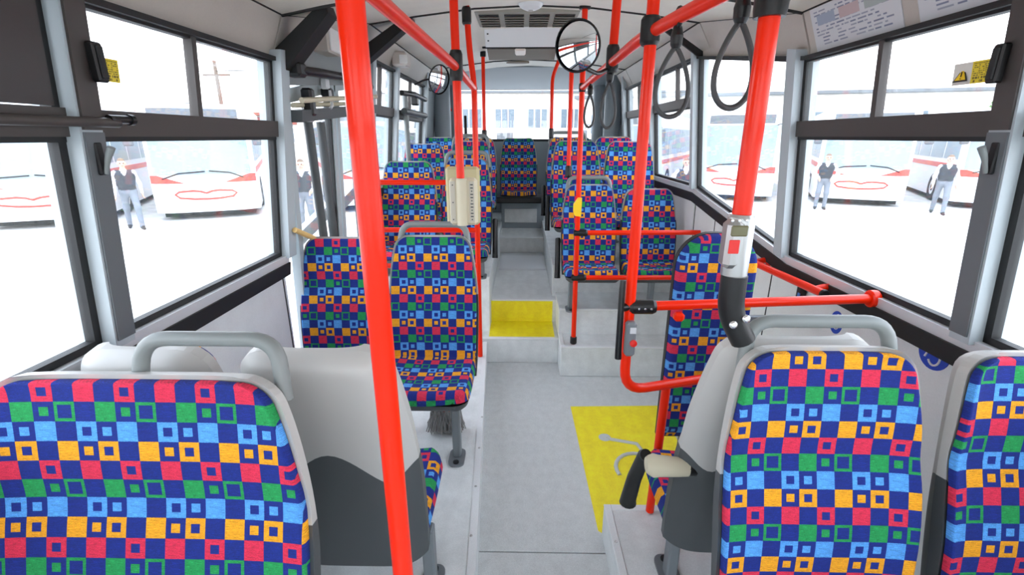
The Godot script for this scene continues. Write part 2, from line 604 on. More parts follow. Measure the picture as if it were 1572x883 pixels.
	m.box(Vector3(XC, 2.15, 2.32), Vector3(2.36, 0.03, 0.04))
	m.box(Vector3(XC, 1.5, 2.32), Vector3(0.04, 1.3, 0.04))
	part(m, "gasket", M.rubber, wf)

func build_door() -> void:
	var d := shell("door_1")
	var z0 := -2.17; var z1 := -3.33
	var side := -1.0
	var m := MB.new()
	# two leaves, each a frame with glass above and below an inclined rail
	for k in 2:
		var a: float = lerp(z0, z1, 0.5 * k) - 0.01
		var b: float = lerp(z0, z1, 0.5 * (k + 1)) + 0.01
		m = MB.new()
		wslab(m, side, a, 0.0, head(a) - 0.12, a - 0.045, 0.0, head(a) - 0.12, -0.03, 0.012)
		wslab(m, side, b + 0.045, 0.0, head(b) - 0.12, b, 0.0, head(b) - 0.12, -0.03, 0.012)
		wslab(m, side, a, 0.0, 0.06, b, 0.0, 0.06, -0.03, 0.012)
		wslab(m, side, a, head(a) - 0.18, head(a) - 0.12, b, head(b) - 0.18, head(b) - 0.12, -0.03, 0.012)
		var leaf := part(m, "door_leaf", M.pillar, d)
		m = MB.new()
		wslab(m, side, a - 0.045, sill(a) - 0.02, sill(a) + 0.055, b + 0.045, sill(b) - 0.0, sill(b) + 0.075, -0.028, 0.01)
		part(m, "mid_rail", M.pillar, leaf)
		m = MB.new()
		wslab(m, side, a - 0.04, 0.05, head(a) - 0.13, b + 0.04, 0.05, head(b) - 0.13, -0.014, -0.008)
		part(m, "pane", M.glass, leaf)
		m = MB.new()
		wslab(m, side, a - 0.045, 0.06, head(a) - 0.18, a - 0.058, 0.06, head(a) - 0.18, -0.025, 0.008)
		wslab(m, side, b + 0.058, 0.06, head(b) - 0.18, b + 0.045, 0.06, head(b) - 0.18, -0.025, 0.008)
		part(m, "rubber_edge", M.rubber, leaf)
	# swing shafts and the drive above
	for s in [[Vector3(-0.99, 1.80, -2.30), Vector3(-1.0, 0.42, -2.37)], [Vector3(-1.0, 1.72, -2.47), Vector3(-1.0, 0.42, -2.47)], [Vector3(-1.01, 1.76, -2.95), Vector3(-1.01, 0.42, -2.90)]]:
		m = MB.new()
		m.tube([s[0], s[1]], 0.021, 12)
		part(m, "swing_shaft", M.dark, d)
	m = MB.new()
	wslab(m, side, -2.17, 1.71, 1.76, -3.3, 1.80, 1.85, 0.0, 0.09)
	part(m, "drive_rail", M.dark, d)
	m = MB.new()
	m.tube([Vector3(-0.95, 1.80, -2.17), Vector3(-0.95, 1.90, -3.3)], 0.012, 12)
	m.tube([Vector3(-0.99, 1.78, -2.17), Vector3(-0.99, 1.86, -3.3)], 0.011, 10)
	part(m, "drive_rod", M.beige, d)
	m = MB.new()
	m.tube(fillet([Vector3(-0.96, 1.92, -2.17), Vector3(-0.93, 1.93, -2.35), Vector3(-0.92, 1.95, -2.75), Vector3(-0.95, 1.95, -3.2)], 0.08), 0.02, 12)
	m.box(Vector3(-0.97, 1.925, -2.20), Vector3(0.07, 0.06, 0.08), 0.012)
	m.box(Vector3(-0.97, 1.80, -2.29), Vector3(0.05, 0.12, 0.05), 0.01)
	m.box(Vector3(-0.98, 1.86, -2.55), Vector3(0.05, 0.05, 0.06), 0.01)
	m.box(Vector3(-0.97, 1.78, -2.92), Vector3(0.08, 0.08, 0.10), 0.012)
	part(m, "drive_arm", M.black, d)
	m = MB.new()
	m.box(Vector3(-0.985, 1.745, -2.30), Vector3(0.045, 0.06, 0.05), 0.008)
	m.box(Vector3(-0.975, 1.90, -2.52), Vector3(0.035, 0.05, 0.04), 0.006)
	m.tube([Vector3(-0.96, 1.87, -2.53), Vector3(-0.95, 1.80, -2.52), Vector3(-0.95, 1.785, -2.49)], 0.008, 8)
	part(m, "drive_fitting", M.alu, d)
	m = MB.new()
	wslab(m, side, -2.17, 1.86, 2.0, -3.33, 1.97, 2.16, -0.01, 0.035)
	part(m, "door_header", M.handle, d)
	# step well wall below and second drive further back
	var d2 := wthing("door_drive", "grey and black door drive with rods above the rear left window", "door drive", Vector3(-0.95, 1.86, -4.5))
	m = MB.new()
	m.tube([Vector3(-0.97, 1.99, -4.1), Vector3(-0.93, 2.0, -4.4), Vector3(-0.95, 2.0, -5.0)], 0.022, 10)
	m.box(Vector3(-0.96, 1.96, -4.55), Vector3(0.06, 0.08, 0.09), 0.01)
	part(m, "drive_arm", M.black, d2)
	m = MB.new()
	m.tube([Vector3(-0.96, 1.85, -4.1), Vector3(-0.96, 1.85, -5.0)], 0.026, 10)
	part(m, "drive_rail", M.dark, d2)
	m = MB.new()
	m.tube([Vector3(-0.98, 1.98, -4.25), Vector3(-0.98, 1.35, -4.25)], 0.022, 10)
	part(m, "swing_shaft", M.handle, d2)

func build_ceiling() -> void:
	var c := shell("ceiling")
	var secs := [[2.34, 0.6], [0.6, -0.75], [-0.75, -2.11], [-2.11, -3.18], [-3.18, -5.28], [-5.28, -5.75]]
	for s in secs:
		for piece in 3:     # cove left, middle, cove right
			var m := MB.new()
			var za: float = s[0] - 0.006
			var zb: float = s[1] + 0.006
			var pa := ceil_profile(za); var pb := ceil_profile(zb)
			var idx := []
			if piece == 1:
				for i in range(1, 5): idx.append([-1.0, i])
				for i in range(3, 0, -1): idx.append([1.0, i])
			else:
				var sg := -1.0 if piece == 0 else 1.0
				idx = [[sg, 0], [sg, 1]]
			for i in idx.size() - 1:
				var q := []
				for e in [[pa, za, idx[i]], [pa, za, idx[i + 1]], [pb, zb, idx[i + 1]], [pb, zb, idx[i]]]:
					var p: Array = e[0][e[2][1]]
					var trimx := 0.0
					q.append(Vector3(XC + e[2][0] * (p[0] - trimx), p[1], e[1]))
				var up := Vector3(0, 0.014, 0)
				if piece != 1: up = Vector3(0.014 * idx[0][0], 0.006, 0)
				if piece == 1 and i == 0:
					q[0] += Vector3(0.006, 0, 0); q[3] += Vector3(0.006, 0, 0)
				if piece == 1 and i == idx.size() - 2:
					q[1] -= Vector3(0.006, 0, 0); q[2] -= Vector3(0.006, 0, 0)
				m.hexa([q[0], q[1], q[2], q[3], q[0] + up, q[1] + up, q[2] + up, q[3] + up])
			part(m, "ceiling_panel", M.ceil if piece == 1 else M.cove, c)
	# dark sealing beads along the joints across the roof
	for z in [-0.75, -2.11, -3.18, -5.28]:
		var m := MB.new()
		var pr := ceil_profile(z)
		var line := []
		for i in range(1, 5): line.append(Vector3(XC - pr[i][0], pr[i][1] - 0.001, z))
		for i in range(3, 0, -1): line.append(Vector3(XC + pr[i][0], pr[i][1] - 0.001, z))
		m.tube(line, 0.0085, 8)
		part(m, "joint_bead", M.gap, c)
	for sg in [-1.0, 1.0]:
		for r in [[2.3, -2.11], [-2.11, -3.18], [-3.18, -5.7]]:
			var m := MB.new()
			var pa := ceil_profile(r[0]); var pb := ceil_profile(r[1])
			m.tube([Vector3(XC + sg * pa[1][0], pa[1][1], r[0]), Vector3(XC + sg * pb[1][0], pb[1][1], r[1])], 0.004, 6)
			part(m, "joint_bead", M.gap, c)
	# the dark roof behind the joints
	for s in [[2.36, -2.11], [-2.11, -3.18], [-3.18, -6.72]]:
		var m := MB.new()
		var pa := ceil_profile(s[0]); var pb := ceil_profile(s[1])
		for sg in [-1.0, 1.0]:
			for i in 4:
				var q := []
				for e in [[pa, s[0], i], [pa, s[0], i + 1], [pb, s[1], i + 1], [pb, s[1], i]]:
					q.append(Vector3(XC + sg * (e[0][e[2]][0] + 0.03), e[0][e[2]][1] + 0.03, e[1]))
				var up := Vector3(sg * 0.01, 0.05, 0)
				m.hexa([q[0], q[1], q[2], q[3], q[0] + up, q[1] + up, q[2] + up, q[3] + up])
		part(m, "roof_skin", M.gap, c)
	# black roof braces over the posts
	for b in [[-1.0, -2.12], [-1.0, -3.18], [1.0, -3.30]]:
		var m := MB.new()
		var z: float = b[1]
		var y0 := head(z); var sd: float = b[0]
		var A := Vector3(wx(sd, y0, 0.0), y0 - 0.01, z); var B := Vector3(XC + sd * (0.86 if z > -3 else 0.74), y0 + (0.185 if z > -3 else 0.195), z)
		var t := (B - A).normalized() * 0.0
		var nrm := Vector3(-(B - A).y * -sd, (B - A).x * -sd, 0).normalized()
		if nrm.y > 0: nrm = -nrm
		var wdt := 0.055 if sd < 0 else 0.012
		var dz := Vector3(0, 0, -0.10 if sd < 0 else -0.02)
		m.hexa([A - Vector3(sd * -0.05, 0, 0) + t, B + Vector3(0, 0.03, 0), B + nrm * wdt * 0.4, A + nrm * wdt, A - Vector3(sd * -0.05, 0, 0) + dz, B + Vector3(0, 0.03, 0) + dz, B + nrm * wdt * 0.4 + dz, A + nrm * wdt + dz])
		part(m, "roof_brace", M.rubber, c)

# ------------------------------------------------------------------ floors and steps
func slab(m: MB, x0: float, x1: float, y0: float, y1: float, z0: float, z1: float, r := 0.004) -> void:
	m.box(Vector3((x0 + x1) / 2, (y0 + y1) / 2, (z0 + z1) / 2), Vector3(abs(x1 - x0), abs(y1 - y0), abs(z1 - z0)), r)

func build_floor() -> void:
	var f := shell("floor")
	var m := MB.new()
	slab(m, -1.1, 1.24, -0.06, 0.0, 2.3, -1.536, 0.002)
	slab(m, -1.1, 1.24, -0.06, 0.0, -1.541, -3.5, 0.002)
	part(m, "floor_sheet", M.floor, f)
	m = MB.new()
	slab(m, -1.1, 1.24, -0.08, -0.06, 2.3, -6.6, 0.0)
	part(m, "sub_floor", M.gap, f)
	# yellow wheelchair bay marking
	m = MB.new()
	m.prism([Vector2(0.327, 2.655), Vector2(0.90, 2.675), Vector2(0.90, 1.70), Vector2(0.366, 1.64), Vector2(0.348, 1.655)], Vector3(0, 0.0, 0), Vector3.RIGHT, Vector3.FORWARD, Vector3(0, 0.0022, 0))
	part(m, "yellow_bay", M.yellow, f, "yellow floor marking of the wheelchair bay")
	m = MB.new()
	var arc := []
	for i in 18:
		var a := deg_to_rad(20 + 16.0 * i)
		arc.append(Vector3(0.62 + 0.115 * sin(a), 0.0032, -2.06 + 0.125 * cos(a)))
	m.tube(arc, 0.011, 6)
	m.tube([Vector3(0.505, 0.0032, -2.33), Vector3(0.52, 0.0032, -2.31), Vector3(0.66, 0.0032, -2.27), Vector3(0.70, 0.0032, -2.12), Vector3(0.80, 0.0032, -2.10)], 0.011, 6)
	m.lathe([[0.035, 0.0], [0.035, 0.003], [0.0, 0.003]], Vector3(0.49, 0.001, -2.33))
	part(m, "wheelchair_sign", M.picto, f, "grey wheelchair sign on the yellow marking")
	# raised boxes beside the aisle
	var pl := shell("platform")
	m = MB.new()
	m.prism([Vector2(-1.10, -2.3), Vector2(-0.155, -2.3), Vector2(-0.155, 1.3), Vector2(-0.25, 3.25), Vector2(-1.10, 3.25)], Vector3.ZERO, Vector3.RIGHT, Vector3.FORWARD, Vector3(0, 0.178, 0))
	part(m, "platform_box", M.riser, pl)
	m = MB.new()
	m.prism([Vector2(-0.185, -2.3), Vector2(-0.154, -2.3), Vector2(-0.154, 1.3), Vector2(-0.249, 3.25), Vector2(-0.275, 3.25), Vector2(-0.185, 1.3)], Vector3(0, 0.176, 0), Vector3.RIGHT, Vector3.FORWARD, Vector3(0, 0.006, 0))
	var tr := part(m, "edge_strip", M.nosing, pl)
	for i in 6:
		m = MB.new()
		m.lathe([[0.006, 0.0], [0.005, 0.002], [0.0, 0.0025]], Vector3(-0.170 - 0.012 * i * 0.6, 0.182, -0.9 - 0.27 * i))
		part(m, "rivet", M.steel, tr)
	pl = shell("platform")
	m = MB.new()
	slab(m, 0.36, 1.24, 0.0, 0.158, 2.3, -1.634)
	part(m, "platform_box", M.riser, pl)
	m = MB.new()
	slab(m, 0.359, 0.389, 0.156, 0.163, 2.3, -1.636, 0.002)
	slab(m, 0.389, 1.2, 0.156, 0.163, -1.606, -1.636, 0.002)
	tr = part(m, "edge_strip", M.nosing, pl)
	for i in 3:
		m = MB.new()
		m.lathe([[0.006, 0.0], [0.005, 0.002], [0.0, 0.0025]], Vector3(0.374, 0.163, -1.0 - 0.22 * i))
		part(m, "rivet", M.steel, tr)
	# aisle steps up to the rear
	var st := shell("aisle_steps")
	m = MB.new()
	slab(m, -0.55, 0.29, 0.0, 0.2, -3.268, -3.62)
	part(m, "lower_step", M.riser, st)
	m = MB.new()
	slab(m, -0.55, 0.292, 0.192, 0.206, -3.262, -3.30, 0.004)
	slab(m, -0.23, 0.27, 0.38, 0.394, -3.605, -3.64, 0.004)
	slab(m, -0.23, 0.27, 0.552, 0.566, -5.25, -5.28, 0.004)
	part(m, "step_nosing", M.nosing, st)
	m = MB.new()
	slab(m, -0.235, 0.262, 0.2, 0.207, -3.292, -3.612, 0.001)
	slab(m, -0.235, 0.262, 0.206, 0.382, -3.606, -3.613, 0.001)
	part(m, "yellow_tread", M.yellow, st, "yellow covered tread and riser of the aisle step")
	m = MB.new()
	slab(m, -0.3, 0.3, 0.0, 0.39, -3.611, -6.6)
	part(m, "upper_floor", M.riser, st)
	m = MB.new()
	m.hexa([Vector3(-0.21, 0.391, -4.50), Vector3(0.25, 0.391, -4.50), Vector3(0.25, 0.391, -5.2), Vector3(-0.21, 0.391, -5.2), Vector3(-0.21, 0.402, -4.52), Vector3(0.25, 0.402, -4.52), Vector3(0.25, 0.402, -5.2), Vector3(-0.21, 0.402, -5.2)])
	part(m, "checker_plate", M.alu, st, "bare metal cover plate in the rear aisle")
	m = MB.new()
	slab(m, -0.3, 0.3, 0.39, 0.56, -5.255, -6.6)
	part(m, "rear_step", M.riser, st)
	m = MB.new()
	slab(m, -0.24, 0.28, 0.56, 0.88, -5.86, -6.6)
	var rs := part(m, "seat_riser", M.bulk, st)
	m = MB.new()
	slab(m, -0.2, 0.2, 0.63, 0.80, -5.852, -5.862, 0.003)
	part(m, "riser_cover", M.riser, rs)
	# right hand steps under the seats
	pl = shell("platform")
	m = MB.new()
	slab(m, 0.29, 1.24, 0.0, 0.225, -3.06, -3.32)
	part(m, "platform_box", M.riser, pl)
	m = MB.new()
	slab(m, 0.288, 1.22, 0.22, 0.234, -3.056, -3.09, 0.004)
	slab(m, 0.288, 0.318, 0.22, 0.234, -3.09, -3.31, 0.003)
	slab(m, 0.30, 1.22, 0.414, 0.43, -3.300, -3.335, 0.004)
	part(m, "step_nosing", M.nosing, pl)
	m = MB.new()
	slab(m, 0.29, 1.24, 0.0, 0.424, -3.306, -3.95)
	part(m, "platform_box", M.riser, pl)
	m = MB.new()
	slab(m, 0.262, 1.24, 0.0, 0.655, -3.72, -6.6)
	part(m, "platform_box", M.riser, pl)
	# left hand box under the rear seats
	pl = shell("platform")
	m = MB.new()
	slab(m, -1.10, -0.235, 0.0, 0.64, -3.42, -6.6)
	part(m, "platform_box", M.riser, pl)
	m = MB.new()
	slab(m, -1.10, -0.233, 0.626, 0.643, -3.416, -3.44, 0.003)
	part(m, "step_nosing", M.nosing, pl)

# ------------------------------------------------------------------ seats
const LEAN := 0.20
var mesh_cache := {}

func back_half(q: float, h: float, w: float, r: float) -> float:
	var s: float = clamp(q / h, -0.3, 1.0)
	var b: float = w * 0.5 * (0.97 + 0.06 * s - 0.16 * max(0.0, s - 0.35) * max(0.0, s - 0.35) / 0.42 * 1.6)
	if q > h - r:
		var d: float = min(q - (h - r), r)
		b -= r - sqrt(max(0.0, r * r - d * d))
	return b

func back_point(x: float, q: float, nn: float, ch: float) -> Vector3:
	return Vector3(x, ch + q * cos(LEAN) + nn * sin(LEAN), -q * sin(LEAN) + nn * cos(LEAN))

func wings(t: float, q: float, h: float) -> float:
	return 0.016 * t * t * t * t + 0.014 * exp(-pow((q - 0.17) / 0.10, 2.0)) * (1.0 - 0.5 * t * t) - 0.008 * exp(-pow((q - 0.36) / 0.05, 2.0))

func seat_back_cushion(m: MB, w: float, h: float, ch: float, uo: float, vo: float) -> void:
	var fn := func(a: float, b: float) -> Vector3:
		var t := (a * 2.0 - 1.0)
		t = sign(t) * (1.0 - pow(1.0 - abs(t), 2.0))
		var q: float = h * (1.0 - pow(1.0 - b, 2.0))
		var hw := back_half(q, h, w, 0.048)
		var e: float = min((1.0 - abs(t)) * hw, min(h - q, q + 0.02))
		var k: float = clamp(e / 0.005, 0.0, 1.0)
		return Vector3(t * hw, q, 0.004 + 0.020 * sqrt(1.0 - (1.0 - k) * (1.0 - k)) + wings(t, q, h))
	var raw := MB.new()
	raw.grid(fn, 30, 30, func(p: Vector3) -> Vector2: return Vector2(p.x / 0.16 + uo, (h - p.y) / 0.16 + vo))
	_take(m, raw, func(p: Vector3) -> Vector3: return back_point(p.x, p.y, p.z, ch), Basis(Vector3.RIGHT, -LEAN))

func _take(m: MB, raw: MB, fn: Callable, b: Basis) -> void:
	var o := m.v.size()
	for i in raw.v.size():
		m.v.append(m.xf * (fn.call(raw.v[i]) as Vector3)); m.n.append(b * raw.n[i]); m.uv.append(raw.uv[i])
	for i in raw.ix: m.ix.append(i + o)

func seat_shell(m: MB, w: float, h: float, ch: float, upper: bool) -> void:
	var qb := func(t: float) -> float:
		var u: float = clamp((abs(t) - 0.6) / 0.4, 0.0, 1.0)
		return 0.255 + 0.12 * smoothstep(0.0, 1.0, 1.0 - abs(t) / 0.85) + 0.06 * u * u * (3 - 2 * u)
	for front in 2:
		var fn := func(a: float, b: float) -> Vector3:
			var t := (a * 2.0 - 1.0)
			t = sign(t) * (1.0 - pow(1.0 - abs(t), 1.5))
			var q0: float; var f: float
			if upper:
				q0 = lerp(0.33, h + 0.010, 1.0 - pow(1.0 - b, 1.8)); f = max(0.0, 1.0 - b * 2.2)
			else:
				q0 = lerp(-0.10, 0.33, b); f = max(0.0, (b - 0.3) / 0.7)
			var hw: float = back_half(q0 - 0.010, h, w, 0.055) + 0.009
			if q0 < 0.0: hw *= 1.0 + q0 * 0.25
			var q: float = q0 + (qb.call(t) - 0.33) * f
			var nn: float
			if front == 1:
				nn = 0.004 + wings(t, q, h) * 0.9 + 0.004 * smoothstep(0.93, 1.0, abs(t)) * smoothstep(0.0, 0.1, q) + 0.004 * smoothstep(h - 0.005, h + 0.012, q)
			else:
				var edge: float = pow(abs(t), 6.0)
				var topk: float = clamp((h + 0.010 - q0) / 0.035, 0.0, 1.0)
				nn = -0.004 - 0.048 * (1.0 - edge) * sqrt(1.0 - (1.0 - topk) * (1.0 - topk)) - 0.012 * exp(-pow((q - 0.1) / 0.2, 2.0)) * (1.0 - edge)
			return Vector3(t * hw, q, nn)
		var raw := MB.new()
		raw.grid(fn, 36, 16, func(p: Vector3) -> Vector2: return Vector2(p.x, p.y), front == 0)
		_take(m, raw, func(p: Vector3) -> Vector3: return back_point(p.x, p.y, p.z, ch), Basis(Vector3.RIGHT, -LEAN))
	# close the rim between the two sheets
	var nrow := 17; var ncol := 37
	var base := m.v.size() - 2 * nrow * ncol
	var rimids := []
	for i in nrow: rimids.append(i * ncol)
	for j in range(1, ncol): rimids.append((nrow - 1) * ncol + j)
	for i in range(nrow - 2, -1, -1): rimids.append(i * ncol + ncol - 1)
	for j in range(ncol - 2, -1, -1): rimids.append(j)
	for k in rimids.size() - 1:
		var a0: Vector3 = m.v[base + rimids[k]]; var a1: Vector3 = m.v[base + rimids[k + 1]]
		var b0: Vector3 = m.v[base + nrow * ncol + rimids[k]]; var b1: Vector3 = m.v[base + nrow * ncol + rimids[k + 1]]
		if (a1 - a0).length() < 1e-5: continue
		var mid := (a0 + a1) * 0.5
		m.face([a0, a1, b1, b0], mid - Vector3(0, ch + h * 0.4, -0.06))

func seat_base_cushion(m: MB, w: float, d: float, y: float, uo: float, vo: float, th: float, up: float) -> void:
	m.grid(func(a: float, b: float) -> Vector3:
		var t := (a * 2.0 - 1.0)
		t = sign(t) * (1.0 - pow(1.0 - abs(t), 1.5))
		var q: float = d * (1.0 - pow(1.0 - b, 1.6))
		var hw: float = w * 0.5
		var r := 0.07
		if q > d - r: hw -= r - sqrt(max(0.0, r * r - (q - d + r) * (q - d + r)))
		var e: float = min((1.0 - abs(t)) * hw, d - q)
		var k: float = clamp(e / 0.03, 0.0, 1.0)
		var nn: float = th * sqrt(1.0 - (1.0 - k) * (1.0 - k)) + 0.012 * t * t - 0.015 * sin(PI * q / d)
		if up < 0: nn = th * sqrt(1.0 - (1.0 - k) * (1.0 - k))
		return Vector3(t * hw, y + up * nn + q * 0.04, 0.0 + q),
		18, 16, func(p: Vector3) -> Vector2: return Vector2(p.x / 0.16 + uo, p.z / 0.16 + vo), up > 0)

func seat(o: Dictionary) -> Node3D:
	var w: float = o.get("w", 0.45)
	var top: float = o.top
	var cush: float = o.cush
	var fy: float = o.fy
	var h: float = (top - cush) / cos(LEAN)
	var dz: float = h * sin(LEAN)
	var turn: float = o.get("turn", 0.0)
	var zb: float = o.zt + (dz if abs(turn) < 1.0 else -dz)
	var s := thing("bus_seat", o.label, "seat", Vector3(o.x, fy, zb), turn, o.get("group", ""))
	var ch := cush - fy
	var m := MB.new()
	seat_shell(m, w, h, ch, true)
	part(m, "upper_shell", M.grey, s, "light grey plastic back shell")
	m = MB.new()
	seat_shell(m, w, h, ch, false)
	part(m, "lower_shell", M.dark, s, "dark grey lower back shell")
	m = MB.new()
	seat_back_cushion(m, w, h, ch, o.get("uo", 0.0), o.get("vo", 0.0))
	part(m, "backrest_cushion", M.fabric, s, "blue fabric back with coloured squares")
	m = MB.new()
	var d: float = o.get("d", 0.42)
	seat_base_cushion(m, w * 0.98, d, ch - 0.05, o.get("uo", 0.0), o.get("vo", 0.0) + 0.4, 0.055, 1.0)
	part(m, "seat_cushion", M.fabric, s, "blue fabric seat with coloured squares")
	m = MB.new()
	seat_base_cushion(m, w * 0.97, d - 0.004, ch - 0.052, 0, 0, 0.035, -1.0)
	part(m, "seat_pan", M.dark, s)
	if o.get("leg", true):
		var lx: float = o.get("lx", 0.0)
		var lz: float = o.get("lz", d * 0.55)
		m = MB.new()
		m.box(Vector3(lx, (ch - 0.08) / 2 + 0.004, lz), Vector3(0.038, ch - 0.09, 0.05), 0.006)
		var lg := part(m, "leg", M.leg, s)
		m = MB.new()
		m.prism(_round_rect(0.075, 0.13, 0.03), Vector3(lx, 0.001, lz + 0.02), Vector3.RIGHT, Vector3.BACK, Vector3(0, 0.01, 0))
		part(m, "foot_plate", M.leg, lg)
		m = MB.new()
		m.lathe([[0.014, 0.0], [0.014, 0.006], [0.0, 0.008]], Vector3(lx, 0.011, lz + 0.062), Vector3.UP, 10)
		part(m, "bolt", M.rubber, lg)
	if o.has("arm"):
		var sd: float = o.arm
		var ax: float = sd * (w * 0.5 + 0.028)
		m = MB.new()
		m.tube([Vector3(ax - sd * 0.04, ch + 0.15, -0.05), Vector3(ax, ch + 0.15, -0.05)], 0.014, 10)
		var hg := part(m, "armrest_hinge", M.handle, s)
		m = MB.new()
		m.tube([Vector3(ax, ch + 0.17, -0.05), Vector3(ax, ch + 0.16, -0.045), Vector3(ax, ch - 0.10, 0.0), Vector3(ax, ch - 0.13, 0.005)], 0.018, 12, 0.023)
		part(m, "armrest_pad", M.black, hg, "black armrest pad folded down")
	if o.get("handle", false):
		var hx: float = o.get("hx", 0.0); var hh: float = o.get("hw", 0.165); var rise: float = o.get("rise", 0.062)
		m = MB.new()
		var p := fillet([back_point(hx - hh - 0.004, h - 0.05, -0.025, ch), back_point(hx - hh + 0.008, h + rise, -0.025, ch), back_point(hx + hh - 0.008, h + rise, -0.025, ch), back_point(hx + hh + 0.004, h - 0.05, -0.025, ch)], 0.055, 7)
		m.tube(p, 0.0155, 14)
		part(m, "grab_handle", M.handle, s, "grey tubular grab handle")
	return s

func _round_rect(w: float, h: float, r: float, k := 5) -> Array:
	var out := []
	for q in [[1, 1, 0.0], [-1, 1, 90.0], [-1, -1, 180.0], [1, -1, 270.0]]:
		for i in k + 1:
			var a := deg_to_rad(q[2] + 90.0 * i / k)
			out.append(Vector2(q[0] * (w / 2 - r) + r * cos(a), q[1] * (h / 2 - r) + r * sin(a)))
	return out

func build_seats() -> void:
	var g1 := "seats by the front platforms"
	var g2 := "seats on the rear platforms"
	# front left bench and the pair behind it, back to back
	seat({"x": -0.752, "fy": 0.178, "zt": -0.82, "top": 1.195, "cush": 0.60, "w": 0.675, "handle": true, "hx": 0.127, "hw": 0.145, "rise": 0.075, "uo": 0.205, "vo": 0.25, "label": "extra wide patterned bench with a grey grab handle beside the thick red pole", "group": g1})
	seat({"x": -0.487, "fy": 0.178, "zt": -1.0, "top": 1.165, "cush": 0.52, "d": 0.38, "turn": PI, "w": 0.42, "label": "rear-facing seat showing its grey and charcoal plastic back beside the aisle", "group": g1, "lx": -0.19, "lz": 0.09})
	seat({"x": -0.897, "fy": 0.178, "zt": -1.0, "top": 1.165, "cush": 0.52, "d": 0.38, "turn": PI, "w": 0.355, "label": "rear-facing grey seat back by the left window behind the wide bench", "group": g1})
	# left pair before the doors
	seat({"x": -0.428, "fy": 0.178, "zt": -2.27, "top": 1.182, "cush": 0.60, "w": 0.43, "handle": true, "uo": 0.53, "vo": 0.5, "lx": 0.13, "label": "patterned aisle seat with grab handle, in front of the door, brush beneath it", "group": g1})
	seat({"x": -0.873, "fy": 0.178, "zt": -2.27, "top": 1.172, "cush": 0.60, "w": 0.42, "uo": 0.30, "vo": 0.25, "label": "patterned window seat in front of the bus door, wooden stick beside it", "group": g1})
	# front right pair and the seat back to back with it
	seat({"x": 0.688, "fy": 0.158, "zt": -0.985, "top": 1.19, "cush": 0.60, "w": 0.445, "handle": true, "hx": 0.0, "uo": 0.06, "vo": 0.02, "label": "patterned seat whose grey handle is clamped to the black foot of a red pole", "group": g1})
	seat({"x": 1.098, "fy": 0.158, "zt": -0.975, "top": 1.185, "cush": 0.60, "w": 0.26, "uo": 0.85, "vo": 0.40, "label": "patterned window seat under the right window, beside the handle-topped seat", "group": g1})
	var rr := seat({"x": 0.695, "fy": 0.158, "zt": -1.09, "top": 1.165, "cush": 0.49, "d": 0.335, "turn": PI, "w": 0.45, "lx": 0.16, "lz": 0.07, "label": "rear-facing seat with a beige armrest stub facing the wheelchair bay", "group": g1})
	var m := MB.new()
	m.tube([Vector3(0.17, 0.575, -0.07), Vector3(0.212, 0.575, -0.07)], 0.025, 14)
	part(m, "armrest_joint", M.black, rr)
	m = MB.new()
	m.tube([Vector3(0.205, 0.575, -0.07), Vector3(0.235, 0.577, -0.07), Vector3(0.29, 0.580, -0.07), Vector3(0.305, 0.581, -0.07)], 0.025, 16, 0.034)
	m.tube([Vector3(0.305, 0.581, -0.07), Vector3(0.318, 0.582, -0.07), Vector3(0.326, 0.582, -0.07)], 0.034, 16, 0.022)
	var ar := part(m, "armrest_stub", M.beige, rr, "beige armrest stub")
	m = MB.new()
	m.tube([Vector3(0.318, 0.59, -0.035), Vector3(0.320, 0.58, -0.025), Vector3(0.336, 0.48, 0.0), Vector3(0.345, 0.385, 0.015), Vector3(0.345, 0.37, 0.016)], 0.018, 14, 0.027)
	part(m, "armrest_pad", M.black, ar, "black armrest pad folded down")
	# left rows on the rear platform
	seat({"x": -0.858, "fy": 0.643, "zt": -3.72, "top": 1.462, "cush": 0.86, "w": 0.42, "uo": 0.0, "vo": 0.5, "label": "patterned window seat on the left platform crossed by a red rail", "group": g2})
	seat({"x": -0.42, "fy": 0.643, "zt": -3.78, "top": 1.478, "cush": 0.86, "arm": 1.0, "w": 0.38, "handle": true, "uo": 0.3, "vo": 0.75, "lx": 0.13, "label": "patterned aisle seat with grab handle behind the beige ticket machines", "group": g2})
	seat({"x": -0.875, "fy": 0.643, "zt": -4.45, "top": 1.58, "cush": 0.97, "w": 0.39, "uo": 0.1, "vo": 0.75, "label": "patterned window seat in the second raised row on the left", "group": g2})
	seat({"x": -0.46, "fy": 0.643, "zt": -4.50, "top": 1.605, "cush": 0.98, "w": 0.38, "handle": true, "hw": 0.16, "uo": 0.2, "vo": 0.25, "label": "patterned aisle seat in the second raised row on the left", "group": g2})
	seat({"x": -0.873, "fy": 0.643, "zt": -5.25, "top": 1.635, "cush": 1.0, "w": 0.39, "uo": 0.4, "vo": 0.5, "label": "patterned window seat in the third raised row on the left", "group": g2})
	seat({"x": -0.455, "fy": 0.643, "zt": -5.25, "top": 1.625, "cush": 1.0, "w": 0.39, "uo": 0.6, "vo": 0.0, "label": "patterned aisle seat in the third raised row on the left", "group": g2})
	# right rows
	seat({"x": 0.512, "fy": 0.43, "zt": -3.60, "top": 1.302, "cush": 0.745, "d": 0.335, "w": 0.40, "arm": -1.0, "handle": true, "hw": 0.16, "uo": 0.2, "vo": 0.75, "lx": -0.14, "label": "patterned aisle seat with grab handle above the right hand step", "group": g2})
	seat({"x": 0.957, "fy": 0.43, "zt": -3.60, "top": 1.272, "cush": 0.745, "d": 0.335, "w": 0.405, "uo": 0.5, "vo": 0.25, "label": "patterned window seat above the right hand step, behind two red rails", "group": g2})
